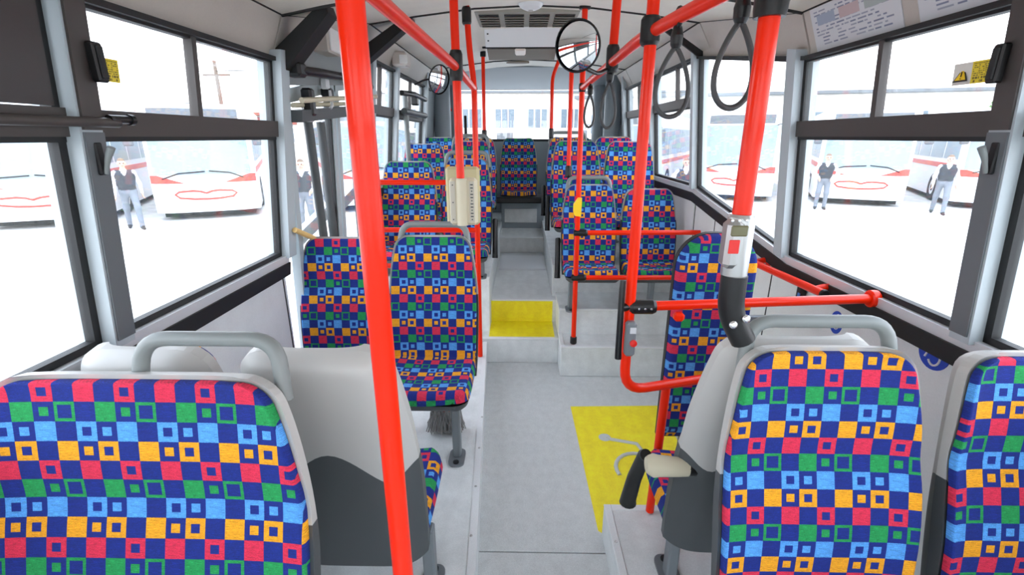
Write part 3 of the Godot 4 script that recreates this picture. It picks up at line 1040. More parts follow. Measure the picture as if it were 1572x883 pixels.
	seat({"x": 0.475, "fy": 0.655, "zt": -4.28, "top": 1.607, "cush": 0.985, "arm": -1.0, "w": 0.42, "uo": 0.7, "vo": 0.5, "label": "patterned aisle seat in the second raised row on the right", "group": g2})
	seat({"x": 0.935, "fy": 0.655, "zt": -4.28, "top": 1.603, "cush": 0.985, "w": 0.43, "uo": 0.1, "vo": 0.25, "label": "patterned window seat in the second raised row on the right", "group": g2})
	seat({"x": 0.475, "fy": 0.655, "zt": -5.02, "top": 1.635, "cush": 1.0, "w": 0.43, "arm": -1.0, "handle": true, "hw": 0.18, "uo": 0.3, "vo": 0.0, "label": "patterned aisle seat with grab handle in the third raised row on the right", "group": g2})
	seat({"x": 0.935, "fy": 0.655, "zt": -5.02, "top": 1.64, "cush": 1.0, "w": 0.42, "uo": 0.3, "vo": 0.2, "label": "patterned window seat in the third raised row on the right", "group": g2})
	# the row against the rear window
	var mid := seat({"x": -0.03, "fy": 0.88, "zt": -6.28, "top": 1.622, "cush": 1.0, "w": 0.46, "uo": 0.1, "vo": 0.5, "leg": false, "d": 0.36, "label": "patterned seat in the middle of the rear row at the end of the aisle", "group": g2})
	m = MB.new()
	slab(m, -0.31, 0.31, 0.004, 0.078, 0.44, 0.02, 0.015)
	part(m, "seat_base", M.black, mid, "black padded base")
	for q in [[-0.62, 0.62, "patterned seat in the rear row on the left"], [0.68, 0.62, "patterned seat in the rear row on the right"]]:
		seat({"x": q[0], "fy": 0.655, "zt": -6.28, "top": 1.63, "cush": 1.0, "w": 0.46, "uo": 0.3, "vo": 0.6, "label": q[2], "group": g2})

# ------------------------------------------------------------------ red poles and rails
func sleeve(m: MB, at: Vector3, axis: Vector3, l: float, r: float) -> void:
	var a := axis.normalized()
	m.lathe([[0.0, 0.0], [r * 0.8, 0.0], [r, l * 0.12], [r, l * 0.88], [r * 0.8, l], [0.0, l]], at - a * l / 2, a, 16)

func pole(label: String, path: Array, r: float, clamps: Array, bend := 0.0) -> Node3D:
	var lo: Vector3 = path[0]
	for p in path:
		if p.y < lo.y: lo = p
	var t := wthing("grab_pole", label, "pole", lo, "red grab poles")
	var m := MB.new()
	m.tube(fillet(path, bend) if bend > 0.0 else path, r, 16)
	part(m, "tube", M.red, t)
	for c in clamps:      # [point, axis, length, radius]
		m = MB.new()
		sleeve(m, c[0], c[1], c[2], c[3])
		part(m, "clamp", M.black, t)
	return t

func rail(label: String, path: Array, r: float, clamps: Array, bend := 0.05) -> Node3D:
	var t := wthing("handrail", label, "handrail", path[0], "red handrails")
	var m := MB.new()
	m.tube(fillet(path, bend), r, 14)
	part(m, "tube", M.red, t)
	for c in clamps:
		m = MB.new()
		sleeve(m, c[0], c[1], c[2], c[3])
		part(m, "clamp", M.black, t)
	return t

func build_rails() -> void:
	var U := Vector3.UP
	var X := Vector3.RIGHT
	var Z := Vector3.BACK
	# big pole by the wide bench
	pole("thick bright red pole standing at the corner of the wide bench", [Vector3(-0.224, 0.18, -0.70), Vector3(-0.2255, 2.19, -0.70)], 0.019, [[Vector3(-0.2255, 2.17, -0.70), U, 0.05, 0.03], [Vector3(-0.224, 0.20, -0.70), U, 0.04, 0.03]])
	# right pole on the seat handle
	var p := pole("red pole carrying a steel validator, footed on the seat handle", [Vector3(0.452, 1.30, -0.97), Vector3(0.4475, 1.93, -0.97)], 0.0185, [])
	var m := MB.new()
	m.tube(fillet([Vector3(0.452, 1.372, -0.965), Vector3(0.453, 1.288, -0.965), Vector3(0.492, 1.222, -0.965)], 0.05), 0.0265, 16)
	var ft := part(m, "foot_clamp", M.black, p, "black bent foot clamp")
	for q in [Vector3(0.452, 1.270, -0.938), Vector3(0.478, 1.283, -0.940)]:
		m = MB.new()
		m.lathe([[0.0085, 0.0], [0.0085, 0.003], [0.005, 0.006], [0.0, 0.0065]], q, Vector3(0, 0.2, 1), 14)
		part(m, "bolt", M.bolt, ft)
	m = MB.new()
	m.tube([Vector3(0.4475, 1.855, -0.97), Vector3(0.4475, 1.868, -0.97), Vector3(0.449, 1.92, -0.97), Vector3(0.455, 1.985, -0.97)], 0.027, 16, 0.032)
	m.tube([Vector3(0.455, 1.90, -0.98), Vector3(0.50, 1.925, -0.985), Vector3(0.53, 1.95, -0.99)], 0.03, 14, 0.02)
	part(m, "head_clamp", M.black, p)
	m = MB.new()
	m.lathe([[0.0, 0.0], [0.024, 0.0], [0.0265, 0.006], [0.0265, 0.128], [0.024, 0.134], [0.0, 0.134]], Vector3(0.452, 1.366, -0.97), Vector3.UP, 24)
	m.box(Vector3(0.429, 1.442, -0.953), Vector3(0.032, 0.10, 0.042), 0.010)
	var va := part(m, "validator", M.steel, p, "brushed steel ticket validator")
	m = MB.new()
	m.box(Vector3(0.427, 1.440, -0.9315), Vector3(0.021, 0.028, 0.003), 0.001)
	part(m, "red_label", mat(Color8(220, 40, 34), 0.4), va, "small red label")
	m = MB.new()
	m.box(Vector3(0.434, 1.472, -0.932), Vector3(0.034, 0.022, 0.006), 0.003)
	part(m, "validator_window", mat(Color8(110, 108, 78), 0.2), va)
	for i in 3:
		m = MB.new()
		m.lathe([[0.003, 0.0], [0.003, 0.002], [0.0, 0.0025]], Vector3(0.418 + 0.014 * i, 1.492, -0.935), Vector3.BACK, 8)
		part(m, "rivet", M.bolt, va)
	# long ceiling rails
	rail("long red ceiling rail on the left ending at the curved pole", [Vector3(-0.31, 1.921, 0.6), Vector3(-0.30, 1.921, -1.1), Vector3(-0.266, 1.921, -2.1), Vector3(-0.281, 1.921, -3.02)], 0.0175, [[Vector3(-0.281, 1.921, -3.02), Z, 0.012, 0.021]], 0.2)
	var rr := rail("long red ceiling rail on the right from which the straps hang", [Vector3(0.475, 1.935, 0.6), Vector3(0.455, 1.935, -0.9), Vector3(0.41, 1.935, -1.2), Vector3(0.362, 1.935, -1.55), Vector3(0.366, 1.935, -2.2), Vector3(0.372, 1.935, -3.10)], 0.0175, [], 0.2)
	# left poles
	var cz := func(x: float, z: float) -> float:
		var pr := ceil_profile(z)
		var o: float = abs(x - XC)
		for i in 4:
			if o <= pr[i][0] and o >= pr[i + 1][0]:
				return lerp(pr[i + 1][1], pr[i][1], (o - pr[i + 1][0]) / (pr[i][0] - pr[i + 1][0]))
		return 2.2
	pole("red pole holding the front beige ticket machine", [Vector3(-0.262, 1.29, -2.1), Vector3(-0.268, cz.call(-0.268, -2.1) + 0.005, -2.1)], 0.0175, [[Vector3(-0.266, 1.925, -2.1), U, 0.115, 0.027], [Vector3(-0.268, cz.call(-0.268, -2.1) - 0.01, -2.1), U, 0.02, 0.036]])
	pole("red pole with a curved top behind the ticket machines", [Vector3(-0.278, 0.185, -3.0), Vector3(-0.278, 1.95, -3.0), Vector3(-0.30, 2.12, -3.0), Vector3(-0.312, cz.call(-0.312, -3.0), -3.0)], 0.0175, [[Vector3(-0.312, cz.call(-0.312, -3.0) - 0.05, -3.0), U, 0.09, 0.027]], 0.3)
	pole("thin red pole rising from the handle of a left rear seat", [Vector3(-0.346, 1.64, -4.66), Vector3(-0.346, cz.call(-0.346, -4.66), -4.66)], 0.0165, [[Vector3(-0.346, cz.call(-0.346, -4.66) - 0.02, -4.66), U, 0.05, 0.026], [Vector3(-0.346, 1.665, -4.66), U, 0.09, 0.024]])
	# right poles
	p = pole("red pole that bends into the wheelchair bay frame", [Vector3(0.366, cz.call(0.366, -1.5), -1.5), Vector3(0.370, 0.785, -1.5), Vector3(0.86, 0.762, -1.68)], 0.0175, [[Vector3(0.364, 1.935, -1.5), U, 0.075, 0.028]], 0.09)
	m = MB.new()
	m.tube([Vector3(0.545, 0.165, -1.60), Vector3(0.545, 0.765, -1.568)], 0.0165, 14)
	m.tube([Vector3(0.86, 0.003, -1.70), Vector3(0.86, 0.765, -1.68)], 0.0165, 14)
	part(m, "frame_leg", M.red, p)
	m = MB.new()
	m.box(Vector3(0.372, 1.0, -1.475), Vector3(0.034, 0.125, 0.035), 0.008)
	var bt := part(m, "stop_button_box", M.leg, p, "grey stop button box")
	m = MB.new()
	m.lathe([[0.012, 0.0], [0.012, 0.006], [0.0, 0.008]], Vector3(0.380, 0.99, -1.458), Vector3.BACK, 16)
	part(m, "stop_button", mat(Color8(228, 40, 30), 0.3), bt, "red push button")
	m = MB.new()
	m.box(Vector3(0.376, 1.035, -1.457), Vector3(0.02, 0.022, 0.004), 0.001)
	part(m, "button_plate", M.alu, bt)
	m = MB.new()
	m.tube([Vector3(0.338, 1.20, -1.49), Vector3(0.336, 1.17, -1.485), Vector3(0.336, 0.95, -1.475), Vector3(0.337, 0.925, -1.474)], 0.009, 12, 0.012)
	m.tube([Vector3(0.338, 1.105, -1.488), Vector3(0.368, 1.105, -1.498)], 0.014, 10)
	part(m, "hanging_pad", M.black, p, "black hanging pad")
	pole("short red pole from the roof to the right ceiling rail", [Vector3(0.366, 1.935, -2.1), Vector3(0.373, cz.call(0.373, -2.1), -2.1)], 0.0175, [[Vector3(0.367, 1.95, -2.1), U, 0.10, 0.026]])
	p = pole("tall red pole with a yellow box standing on the lower step block", [Vector3(0.383, 0.233, -3.113), Vector3(0.367, cz.call(0.367, -3.113), -3.113)], 0.017, [[Vector3(0.383, 0.262, -3.113), U, 0.055, 0.024], [Vector3(0.367, cz.call(0.367, -3.113) - 0.008, -3.113), U, 0.018, 0.034], [Vector3(0.372, 1.935, -3.113), U, 0.05, 0.023]])
	m = MB.new()
	m.prism([Vector2(-0.02, -0.055), Vector2(0.02, -0.06), Vector2(0.022, 0.06), Vector2(-0.002, 0.06), Vector2(-0.03, 0.02), Vector2(-0.03, -0.03)], Vector3(0.372, 1.215, -3.095), Vector3.RIGHT, Vector3.UP, Vector3(0, 0, 0.03))
	part(m, "yellow_box", M.yel, p, "yellow push button box")
	pole("red pole ending above the handle of the right aisle seat", [Vector3(0.366, 1.37, -3.74), Vector3(0.362, cz.call(0.362, -3.74), -3.74)], 0.0165, [[Vector3(0.366, 1.395, -3.74), U, 0.09, 0.025]])
	m = MB.new()
	pole("red pole with a kinked top by a right rear seat", [Vector3(0.284, 1.67, -4.7), Vector3(0.283, 2.17, -4.7), Vector3(0.37, cz.call(0.37, -4.7), -4.7)], 0.0165, [[Vector3(0.284, 1.68, -4.7), U, 0.09, 0.023]], 0.06)
	# horizontal rails
	var r1 := rail("red rail across the wheelchair bay from pole to right wall", [Vector3(0.37, 1.105, -1.5), Vector3(1.21, 1.118, -1.56)], 0.0165, [[Vector3(0.41, 1.105, -1.5), X, 0.09, 0.025]])
	m = MB.new()
	sleeve(m, Vector3(1.215, 1.118, -1.56), X, 0.03, 0.03)
	part(m, "wall_bracket", M.red, r1)
	m = MB.new()
	m.box(Vector3(0.535, 1.072, -1.495), Vector3(0.035, 0.03, 0.03), 0.008)
	part(m, "red_catch", M.red, r1)
	for i in 3:
		m = MB.new()
		m.lathe([[0.004, 0.0], [0.004, 0.002], [0.0, 0.0025]], Vector3(0.395 + 0.02 * i, 1.106, -1.4755), Vector3.BACK, 8)
		part(m, "bolt", M.bolt, r1)
	r1 = rail("red handrail running along the right wall below the window", [Vector3(1.165, 1.045, -2.45), Vector3(1.165, 1.075, -1.74)], 0.0165, [[Vector3(1.165, 1.0752, -1.735), Z, 0.014, 0.0185]])
	m = MB.new()
	for q in [Vector3(1.165, 1.072, -1.80), Vector3(1.165, 1.052, -2.3)]:
		m.tube(fillet([q, q + Vector3(0.04, 0.012, 0), q + Vector3(0.074, 0.012, 0)], 0.02), 0.014, 12)
		sleeve(m, q + Vector3(0.072, 0.012, 0), X, 0.012, 0.028)
	part(m, "wall_bracket", M.red, r1)
	rail("upper red rail before the right hand step seats", [Vector3(0.376, 1.04, -3.113), Vector3(1.19, 1.045, -3.113)], 0.0165, [[Vector3(0.40, 1.04, -3.113), X, 0.09, 0.024]])
	rail("lower red rail before the right hand step seats", [Vector3(0.372, 0.728, -3.113), Vector3(1.19, 0.733, -3.113)], 0.0165, [[Vector3(0.40, 0.728, -3.113), X, 0.10, 0.024]])
	for q in [[1.378, -0.30, "upper red rail behind the door seats, ending at the ticket machine"], [1.077, -0.28, "middle red rail behind the door seats with a bent end"], [0.837, -0.28, "lowest red rail behind the door seats"]]:
		rail(q[2], [Vector3(-0.97, q[0], -3.0), Vector3(q[1], q[0], -3.0)], 0.0165, [])
	pole("red post at the doorway carrying three horizontal rails", [Vector3(-0.97, 0.185, -3.0), Vector3(-0.97, 1.43, -3.0)], 0.0175, [])
	# straps
	for s in [[0.392, -1.335, 0.054, 0.235, 0.0], [0.434, -1.06, 0.052, 0.228, 0.1], [0.366, -2.13, 0.042, 0.25, 0.3], [0.37, -2.74, 0.034, 0.235, -0.2]]:
		strap(s[0], s[1], s[2], s[3], s[4])

func strap(x: float, z: float, hw: float, l: float, turn: float) -> void:
	var names := {-1.335: "black strap loop next to the junction of rail and bay pole", -1.06: "large black strap loop hanging beside the validator pole", -2.13: "thin black strap loop hanging under the short roof pole", -2.74: "thin black strap loop hanging behind the round mirror"}
	var y := 1.935
	var t := thing("hanging_strap", names[z], "strap", Vector3(x, y, z), turn, "black hanging straps")
	var m := MB.new()
	var ring := []
	for i in 17:
		var a := TAU * i / 16.0
		ring.append(Vector3(0.0, 0.0215 * cos(a) - 0.002, 0.0215 * sin(a)))
	m.tube(ring, 0.006, 8)
	part(m, "band", M.rubber, t)
	m = MB.new()
	m.lathe([[0.0, 0.0], [0.010, 0.0], [0.015, 0.01], [0.016, 0.03], [0.011, 0.05], [0.0, 0.05]], Vector3(0, -0.072, 0), Vector3.UP, 12)
	part(m, "sleeve", M.black, t)
	m = MB.new()
	var k := 40
	for wdt in [0.0]:
		var outer := []
		for i in k + 1:
			var a := TAU * i / k
			var yy := -0.065 - (l - 0.065) * (1.0 - cos(a)) / 2.0
			var xx := hw * sin(a) * pow(abs(sin(a / 2.0)), 0.9)
			outer.append(Vector3(xx, yy, 0))
		m.tube(outer, 0.0062, 8)
	part(m, "loop", mat(Color8(62, 62, 62), 0.5), t)

# ------------------------------------------------------------------ fittings
func sheet(m: MB, a: Vector3, b: Vector3, c: Vector3, d: Vector3, out: Vector3, th: float) -> void:   # a thin plate, uv over its face (a left bottom, b right bottom, c right top, d left top)
	var o := out.normalized() * th
	m.face([a + o, b + o, c + o, d + o], out, [Vector2(0, 1), Vector2(1, 1), Vector2(1, 0), Vector2(0, 0)])
	for q in [[a, b], [b, c], [c, d], [d, a]]:
		m.face([q[0], q[1], q[1] + o, q[0] + o], (q[0] + q[1]) / 2 - (a + b + c + d) / 4, [Vector2.ZERO, Vector2.ZERO, Vector2.ZERO, Vector2.ZERO])

func pad_shape(hw0: float, h: float, r: float, k := 10) -> Array:
	var out := [Vector2(-hw0, 0), Vector2(hw0, 0)]
	for i in k + 1:
		var a := deg_to_rad(90.0 * i / k)
		out.append(Vector2(hw0 - r + r * cos(a), h - r + r * sin(a)))
	for i in k + 1:
		var a := deg_to_rad(90.0 + 90.0 * i / k)
		out.append(Vector2(-hw0 + r + r * cos(a), h - r + r * sin(a)))
	return out

func build_fittings() -> void:
	var m := MB.new()
	# wheelchair backrest
	var t := wthing("wheelchair_backrest", "tall patterned backrest board with a rounded top behind the red bay rail", "backrest", Vector3(0.80, 0.0, -1.88))
	m.prism(pad_shape(0.165, 0.95, 0.14), Vector3(0.797, 0.335, -1.905), Vector3.RIGHT, Vector3.UP, Vector3(0, 0, 0.03))
	part(m, "board", M.rubber, t)
	m = MB.new()
	m.grid(func(a: float, b: float) -> Vector3:
		var tt := a * 2.0 - 1.0
		tt = sign(tt) * (1.0 - pow(1.0 - abs(tt), 1.5))
		var h := 0.945
		var q: float = h * (1.0 - pow(1.0 - b, 1.7))
		var hw := 0.163
		var r := 0.138
		if q > h - r: hw -= r - sqrt(max(0.0, r * r - (q - h + r) * (q - h + r)))
		var k: float = clamp(min((1.0 - abs(tt)) * hw, min(h - q, q)) / 0.02, 0.0, 1.0)
		return Vector3(0.797 + tt * hw, 0.337 + q, -1.876 + 0.035 * sqrt(1.0 - (1.0 - k) * (1.0 - k))), 14, 30, func(p: Vector3) -> Vector2: return Vector2(p.x / 0.16 + 0.55, -p.y / 0.16 + 0.30), false)
	part(m, "cushion", M.fabric, t, "blue fabric with coloured squares")
	m = MB.new()
	slab(m, 0.74, 0.86, 0.003, 0.36, -1.905, -1.885, 0.003)
	m.box(Vector3(1.09, 0.9, -1.895), Vector3(0.28, 0.05, 0.02), 0.004)
	part(m, "stand", M.leg, t)

	# round interior mirrors
	mirror("round convex mirror with a black rim hung from the right rail", Vector3(0.203, 1.963, -1.90), Vector3(-0.60, -0.16, 1.0), 0.0875, [Vector3(0.23, 1.90, -1.94), Vector3(0.30, 1.885, -2.03), Vector3(0.366, 1.92, -2.12)])
	mirror("round convex mirror high in the left rear corner", Vector3(-0.74, 2.14, -4.6), Vector3(0.75, -0.2, 0.55), 0.125, [Vector3(-0.80, 2.15, -4.63), Vector3(-0.88, 2.14, -4.62), Vector3(-0.97, 2.10, -4.62)])

	# ticket machines
	t = wthing("ticket_machine", "beige ticket machine with a round pole cover, nearer the seats", "ticket machine", Vector3(-0.255, 1.272, -2.1))
	m = MB.new()
	m.box(Vector3(-0.253, 1.376, -2.108), Vector3(0.122, 0.206, 0.05), 0.012)
	part(m, "housing", M.beige, t)
	m = MB.new()
	m.lathe([[0.0, 0.0], [0.024, 0.0], [0.024, 0.2], [0.02, 0.205]], Vector3(-0.258, 1.274, -2.088), Vector3.UP, 20)
	part(m, "pole_cover", M.beige, t)
	m = MB.new()
	m.box(Vector3(-0.297, 1.378, -2.0825), Vector3(0.022, 0.176, 0.004), 0.001)
	m.box(Vector3(-0.214, 1.378, -2.0825), Vector3(0.022, 0.176, 0.004), 0.001)
	var pn := part(m, "side_panel", mat(Color8(188, 182, 166), 0.5), t)
	for i in 12:
		m = MB.new()
		m.box(Vector3(-0.214, 1.30 + 0.0138 * i, -2.0795), Vector3(0.012 if i % 3 else 0.006, 0.005, 0.002))
		part(m, "print_line", M.dark, pn)
	for i in 3:
		m = MB.new()
		m.lathe([[0.003, 0.0], [0.003, 0.002], [0.0, 0.002]], Vector3(-0.297, 1.30 + 0.075 * i, -2.0805), Vector3.BACK, 8)
		part(m, "screw", M.dark, pn)
	t = wthing("ticket_machine", "plain beige ticket machine on the curved red pole", "ticket machine", Vector3(-0.357, 1.12, -2.96))
	m = MB.new()
	m.box(Vector3(-0.357, 1.30, -2.955), Vector3(0.208, 0.355, 0.05), 0.016)
	part(m, "housing", mat(Color8(192, 180, 138), 0.5), t)
	m = MB.new()
	m.box(Vector3(-0.357, 1.28, -2.93), Vector3(0.15, 0.26, 0.012), 0.004)
	part(m, "front_panel", M.beige, t)

	# roof fittings
	t = wthing("ceiling_vent", "grey slatted air vent set into the roof lining", "air vent", Vector3(0.03, 2.36, -3.46))
	m = MB.new()
	var cy := 2.378
	m.hexa([Vector3(-0.29, cy, -3.27), Vector3(0.355, cy, -3.27), Vector3(0.355, cy, -3.68), Vector3(-0.29, cy, -3.68), Vector3(-0.32, 2.42, -3.24), Vector3(0.385, 2.42, -3.24), Vector3(0.385, 2.42, -3.70), Vector3(-0.32, 2.42, -3.70)])
	part(m, "frame", mat(Color8(150, 148, 136), 0.5), t)
	for gx in 4:
		for i in 5:
			m = MB.new()
			m.box(Vector3(-0.208 + 0.16 * gx, cy - 0.002, -3.34 - 0.066 * i), Vector3(0.125, 0.006, 0.026), 0.0)
			part(m, "slot", M.gap, t)
			m = MB.new()
			m.hexa([Vector3(-0.27 + 0.16 * gx, cy - 0.014, -3.362 - 0.066 * i), Vector3(-0.145 + 0.16 * gx, cy - 0.014, -3.362 - 0.066 * i), Vector3(-0.145 + 0.16 * gx, cy, -3.388 - 0.066 * i), Vector3(-0.27 + 0.16 * gx, cy, -3.388 - 0.066 * i), Vector3(-0.27 + 0.16 * gx, cy - 0.010, -3.360 - 0.066 * i), Vector3(-0.145 + 0.16 * gx, cy - 0.010, -3.360 - 0.066 * i), Vector3(-0.145 + 0.16 * gx, cy + 0.003, -3.386 - 0.066 * i), Vector3(-0.27 + 0.16 * gx, cy + 0.003, -3.386 - 0.066 * i)])
			part(m, "slat", mat(Color8(150, 148, 136), 0.5), t)
	t = wthing("roof_hatch", "white roof hatch housing hanging below the roof lining", "roof hatch", Vector3(0.0, 2.29, -4.1))
	m = MB.new()
	m.hexa([Vector3(-0.27, 2.42, -3.73), Vector3(0.27, 2.42, -3.73), Vector3(0.285, 2.42, -4.62), Vector3(-0.285, 2.42, -4.62), Vector3(-0.272, 2.297, -3.95), Vector3(0.272, 2.297, -3.95), Vector3(0.295, 2.300, -4.55), Vector3(-0.295, 2.300, -4.55)])
	part(m, "housing", M.white, t)
	m = MB.new()
	m.hexa([Vector3(-0.265, 2.299, -3.985), Vector3(0.265, 2.299, -3.985), Vector3(0.285, 2.299, -4.53), Vector3(-0.285, 2.299, -4.53), Vector3(-0.265, 2.288, -3.985), Vector3(0.265, 2.288, -3.985), Vector3(0.285, 2.288, -4.53), Vector3(-0.285, 2.288, -4.53)])
	part(m, "hatch_lining", mat(Color8(92, 80, 58), 0.55), t, "dark brown underside")
	m = MB.new()
	m.box(Vector3(0.0, 2.297, -3.975), Vector3(0.60, 0.012, 0.03), 0.003)
	part(m, "hatch_edge", M.rubber, t)
	m = MB.new()
	m.box(Vector3(-0.01, 2.292, -4.1), Vector3(0.085, 0.03, 0.24), 0.01)
	part(m, "hatch_grip", mat(Color8(236, 222, 208), 0.4), t, "cream grip in the middle of the hatch")
	for i in 3:
		m = MB.new()
		m.lathe([[0.007, 0.0], [0.006, 0.003], [0.0, 0.004]], Vector3(-0.248, 2.398 - 0.034 * i, -3.768 - 0.062 * i), Vector3(0, -0.85, 0.5), 10)
		part(m, "screw", M.gap, t)
	t = wthing("ceiling_vent", "small oval brown vent in the roof near the rear window", "air vent", Vector3(-0.04, 2.385, -5.42))
	m = MB.new()
	var el := []
	for i in 24: el.append(Vector2(0.12 * cos(TAU * i / 24), 0.06 * sin(TAU * i / 24)))
	m.prism(el, Vector3(-0.04, 2.384, -5.42), Vector3.RIGHT, Vector3.BACK, Vector3(0, 0.02, 0))
	part(m, "cover", mat(Color8(120, 104, 84), 0.6), t)
	t = wthing("roof_dome", "white bulging dome fixed to the roof before the slatted vent", "dome", Vector3(0.05, 2.33, -3.0))
	m = MB.new()
	m.lathe([[0.0, 0.0], [0.03, 0.003], [0.055, 0.014], [0.07, 0.03], [0.074, 0.07]], Vector3(0.05, 2.325, -3.0), Vector3.UP, 24)
	part(m, "cover", mat(Color8(222, 224, 226), 0.35), t)
	m = MB.new()
	m.lathe([[0.014, 0.0], [0.012, -0.004], [0.0, -0.005]], Vector3(0.05, 2.327, -3.0), Vector3.UP, 14)
	part(m, "knob", M.grey, t)
	t = wthing("loudspeaker", "grey loudspeaker box with a white front above the bus door", "loudspeaker", Vector3(-0.94, 2.05, -2.5))
	m = MB.new()
	m.box(Vector3(-0.955, 2.09, -2.52), Vector3(0.10, 0.115, 0.16), 0.008)
	part(m, "box", mat(Color8(196, 190, 182), 0.5), t)
	m = MB.new()
	m.box(Vector3(-0.902, 2.09, -2.52), Vector3(0.012, 0.10, 0.14), 0.004)
	part(m, "front", M.white, t)
	t = wthing("loudspeaker", "small pale box with a white label on the left roof slope", "box", Vector3(-0.92, 2.19, -3.95))
	m = MB.new()
	m.box(Vector3(-0.92, 2.21, -3.95), Vector3(0.11, 0.10, 0.16), 0.01)
	part(m, "box", mat(Color8(200, 192, 184), 0.5), t)
	m = MB.new()
	m.box(Vector3(-0.885, 2.205, -3.868), Vector3(0.06, 0.06, 0.006), 0.002)
	part(m, "label_plate", M.white, t)

	# emergency hammer boxes, notices and hooks on the front posts
	for sd in [-1.0, 1.0]:
		var z := -1.145 if sd < 0 else -1.205
		var wn := "left" if sd < 0 else "right"
		t = wthing("hammer_box", "black emergency hammer box on the %s window post" % wn, "hammer box", Vector3(wx(sd, 1.78, 0.06), 1.77, z), "hammer boxes")
		m = MB.new()
		m.box(Vector3(wx(sd, 1.81, 0.067), 1.812, z - 0.02), Vector3(0.022, 0.085, 0.028), 0.004)
		part(m, "holder", M.black, t)
		m = MB.new()
		m.box(Vector3(wx(sd, 1.81, 0.080), 1.812, z - 0.02), Vector3(0.005, 0.07, 0.018), 0.002)
		part(m, "cover", M.rubber, t)
		var za := z - 0.088; var zb := za - 0.072
		t = wthing("warning_notice", "yellow notice stuck on the left window glass" if sd < 0 else "yellow notice with a warning triangle stuck on the right window glass", "sticker", Vector3(wx(sd, 1.81, 0.0), 1.785, za))
		m = MB.new()
		var ya := 1.782; var yb := 1.836
		var out := Vector3(-sd, 0, 0)
		sheet(m, Vector3(wx(sd, ya, 0.001), ya, za), Vector3(wx(sd, ya, 0.001), ya, zb), Vector3(wx(sd, yb, 0.001), yb, zb), Vector3(wx(sd, yb, 0.001), yb, za), out, 0.0015)
		part(m, "sheet", M.notice, t)
		if sd > 0:
			m = MB.new()
			sheet(m, Vector3(wx(sd, ya, 0.001), ya, zb), Vector3(wx(sd, ya, 0.001), ya, zb - 0.055), Vector3(wx(sd, yb, 0.001), yb, zb - 0.055), Vector3(wx(sd, yb, 0.001), yb, zb), out, 0.0015)
			part(m, "white_field", mat(Color8(226, 224, 214), 0.5), t)
			for tri in [[0.022, 0.003, M.black, "triangle_border"], [0.016, 0.0036, M.yel, "triangle_face"]]:
				m = MB.new()
				var c := Vector3(wx(sd, 1.806, tri[1]), 1.806, zb - 0.027)
				m.prism([Vector2(-tri[0], -tri[0] * 0.75), Vector2(tri[0], -tri[0] * 0.75), Vector2(0, tri[0] * 1.05)], c, Vector3(0, 0, 1), Vector3(0.1, 1, 0), Vector3(-sd * 0.001, 0, 0))
				part(m, tri[3], tri[2], t)
			m = MB.new()
			var c2 := Vector3(wx(sd, 1.806, 0.0052), 1.806, zb - 0.027)
			m.box(c2 + Vector3(0, 0.002, 0), Vector3(0.001, 0.013, 0.003))
			m.box(c2 + Vector3(0, -0.0085, 0), Vector3(0.001, 0.003, 0.003))
			part(m, "exclamation_mark", M.black, t)
		t = wthing("coat_hook", "grey coat hook on the %s window post below the transom" % wn, "hook", Vector3(wx(sd, 1.58, 0.06), 1.55, z), "coat hooks")
		m = MB.new()
		m.box(Vector3(wx(sd, 1.60, 0.055), 1.60, z), Vector3(0.012, 0.075, 0.022), 0.003)
		part(m, "back_plate", M.rubber, t)
		m = MB.new()
		var hx := wx(sd, 1.60, 0.062)
		m.tube(fillet([Vector3(hx, 1.565, z), Vector3(hx - sd * 0.012, 1.60, z), Vector3(hx - sd * 0.028, 1.626, z)], 0.03), 0.005, 10, 0.0085)
		part(m, "hook_arm", M.handle, t)

	# dark roller blind in the left front window
	t = wthing("roller_blind", "dark brown roller blind drawn over the left front window", "blind", Vector3(-1.03, 1.68, -0.6))
	m = MB.new()
	wslab(m, -1.0, -0.15, 1.715, 1.97, -1.085, 1.715, 1.97, 0.018, 0.026)
	part(m, "blind_sheet", M.tint, t)
	m = MB.new()
	m.tube([Vector3(wx(-1, 1.70, 0.05), 1.682, -0.12), Vector3(wx(-1, 1.70, 0.065), 1.682, -1.20)], 0.011, 12)
	part(m, "bottom_bar", M.transom, t)
	m = MB.new()
	m.tube([Vector3(wx(-1, 1.70, 0.065), 1.69, -1.175), Vector3(wx(-1, 1.70, 0.065), 1.69, -1.235)], 0.010, 12)
	m.lathe([[0.0, 0.0], [0.013, 0.0], [0.013, 0.012], [0.0, 0.014]], Vector3(wx(-1, 1.70, 0.065), 1.69, -1.235), Vector3.FORWARD, 14)
	part(m, "latch_knob", M.black, t)

	# blue signs, belt reel on the right wall
	for s in [[0.955, -1.746, 0.036, 0.046, "oval blue wheelchair sign on the right wall below the rail", true], [1.035, -1.31, 0.055, 0.055, "round blue sign on the right wall beside the window seat", true], [1.02, -2.55, 0.02, 0.03, "small blue sign on the right wall beyond the validator", false]]:
		var y: float = s[0]; var z: float = s[1]
		t = wthing("accessibility_sign", s[4], "sign", Vector3(1.243, y - s[3], z), "blue signs on the right wall")
		m = MB.new()
		var e2 := []
		for i in 28: e2.append(Vector2(s[2] * cos(TAU * i / 28), s[3] * sin(TAU * i / 28)))
		m.prism(e2, Vector3(1.2435, y, z), Vector3(0, 0, 1), Vector3.UP, Vector3(-0.0025, 0, 0))
		part(m, "disc", M.blue, t)
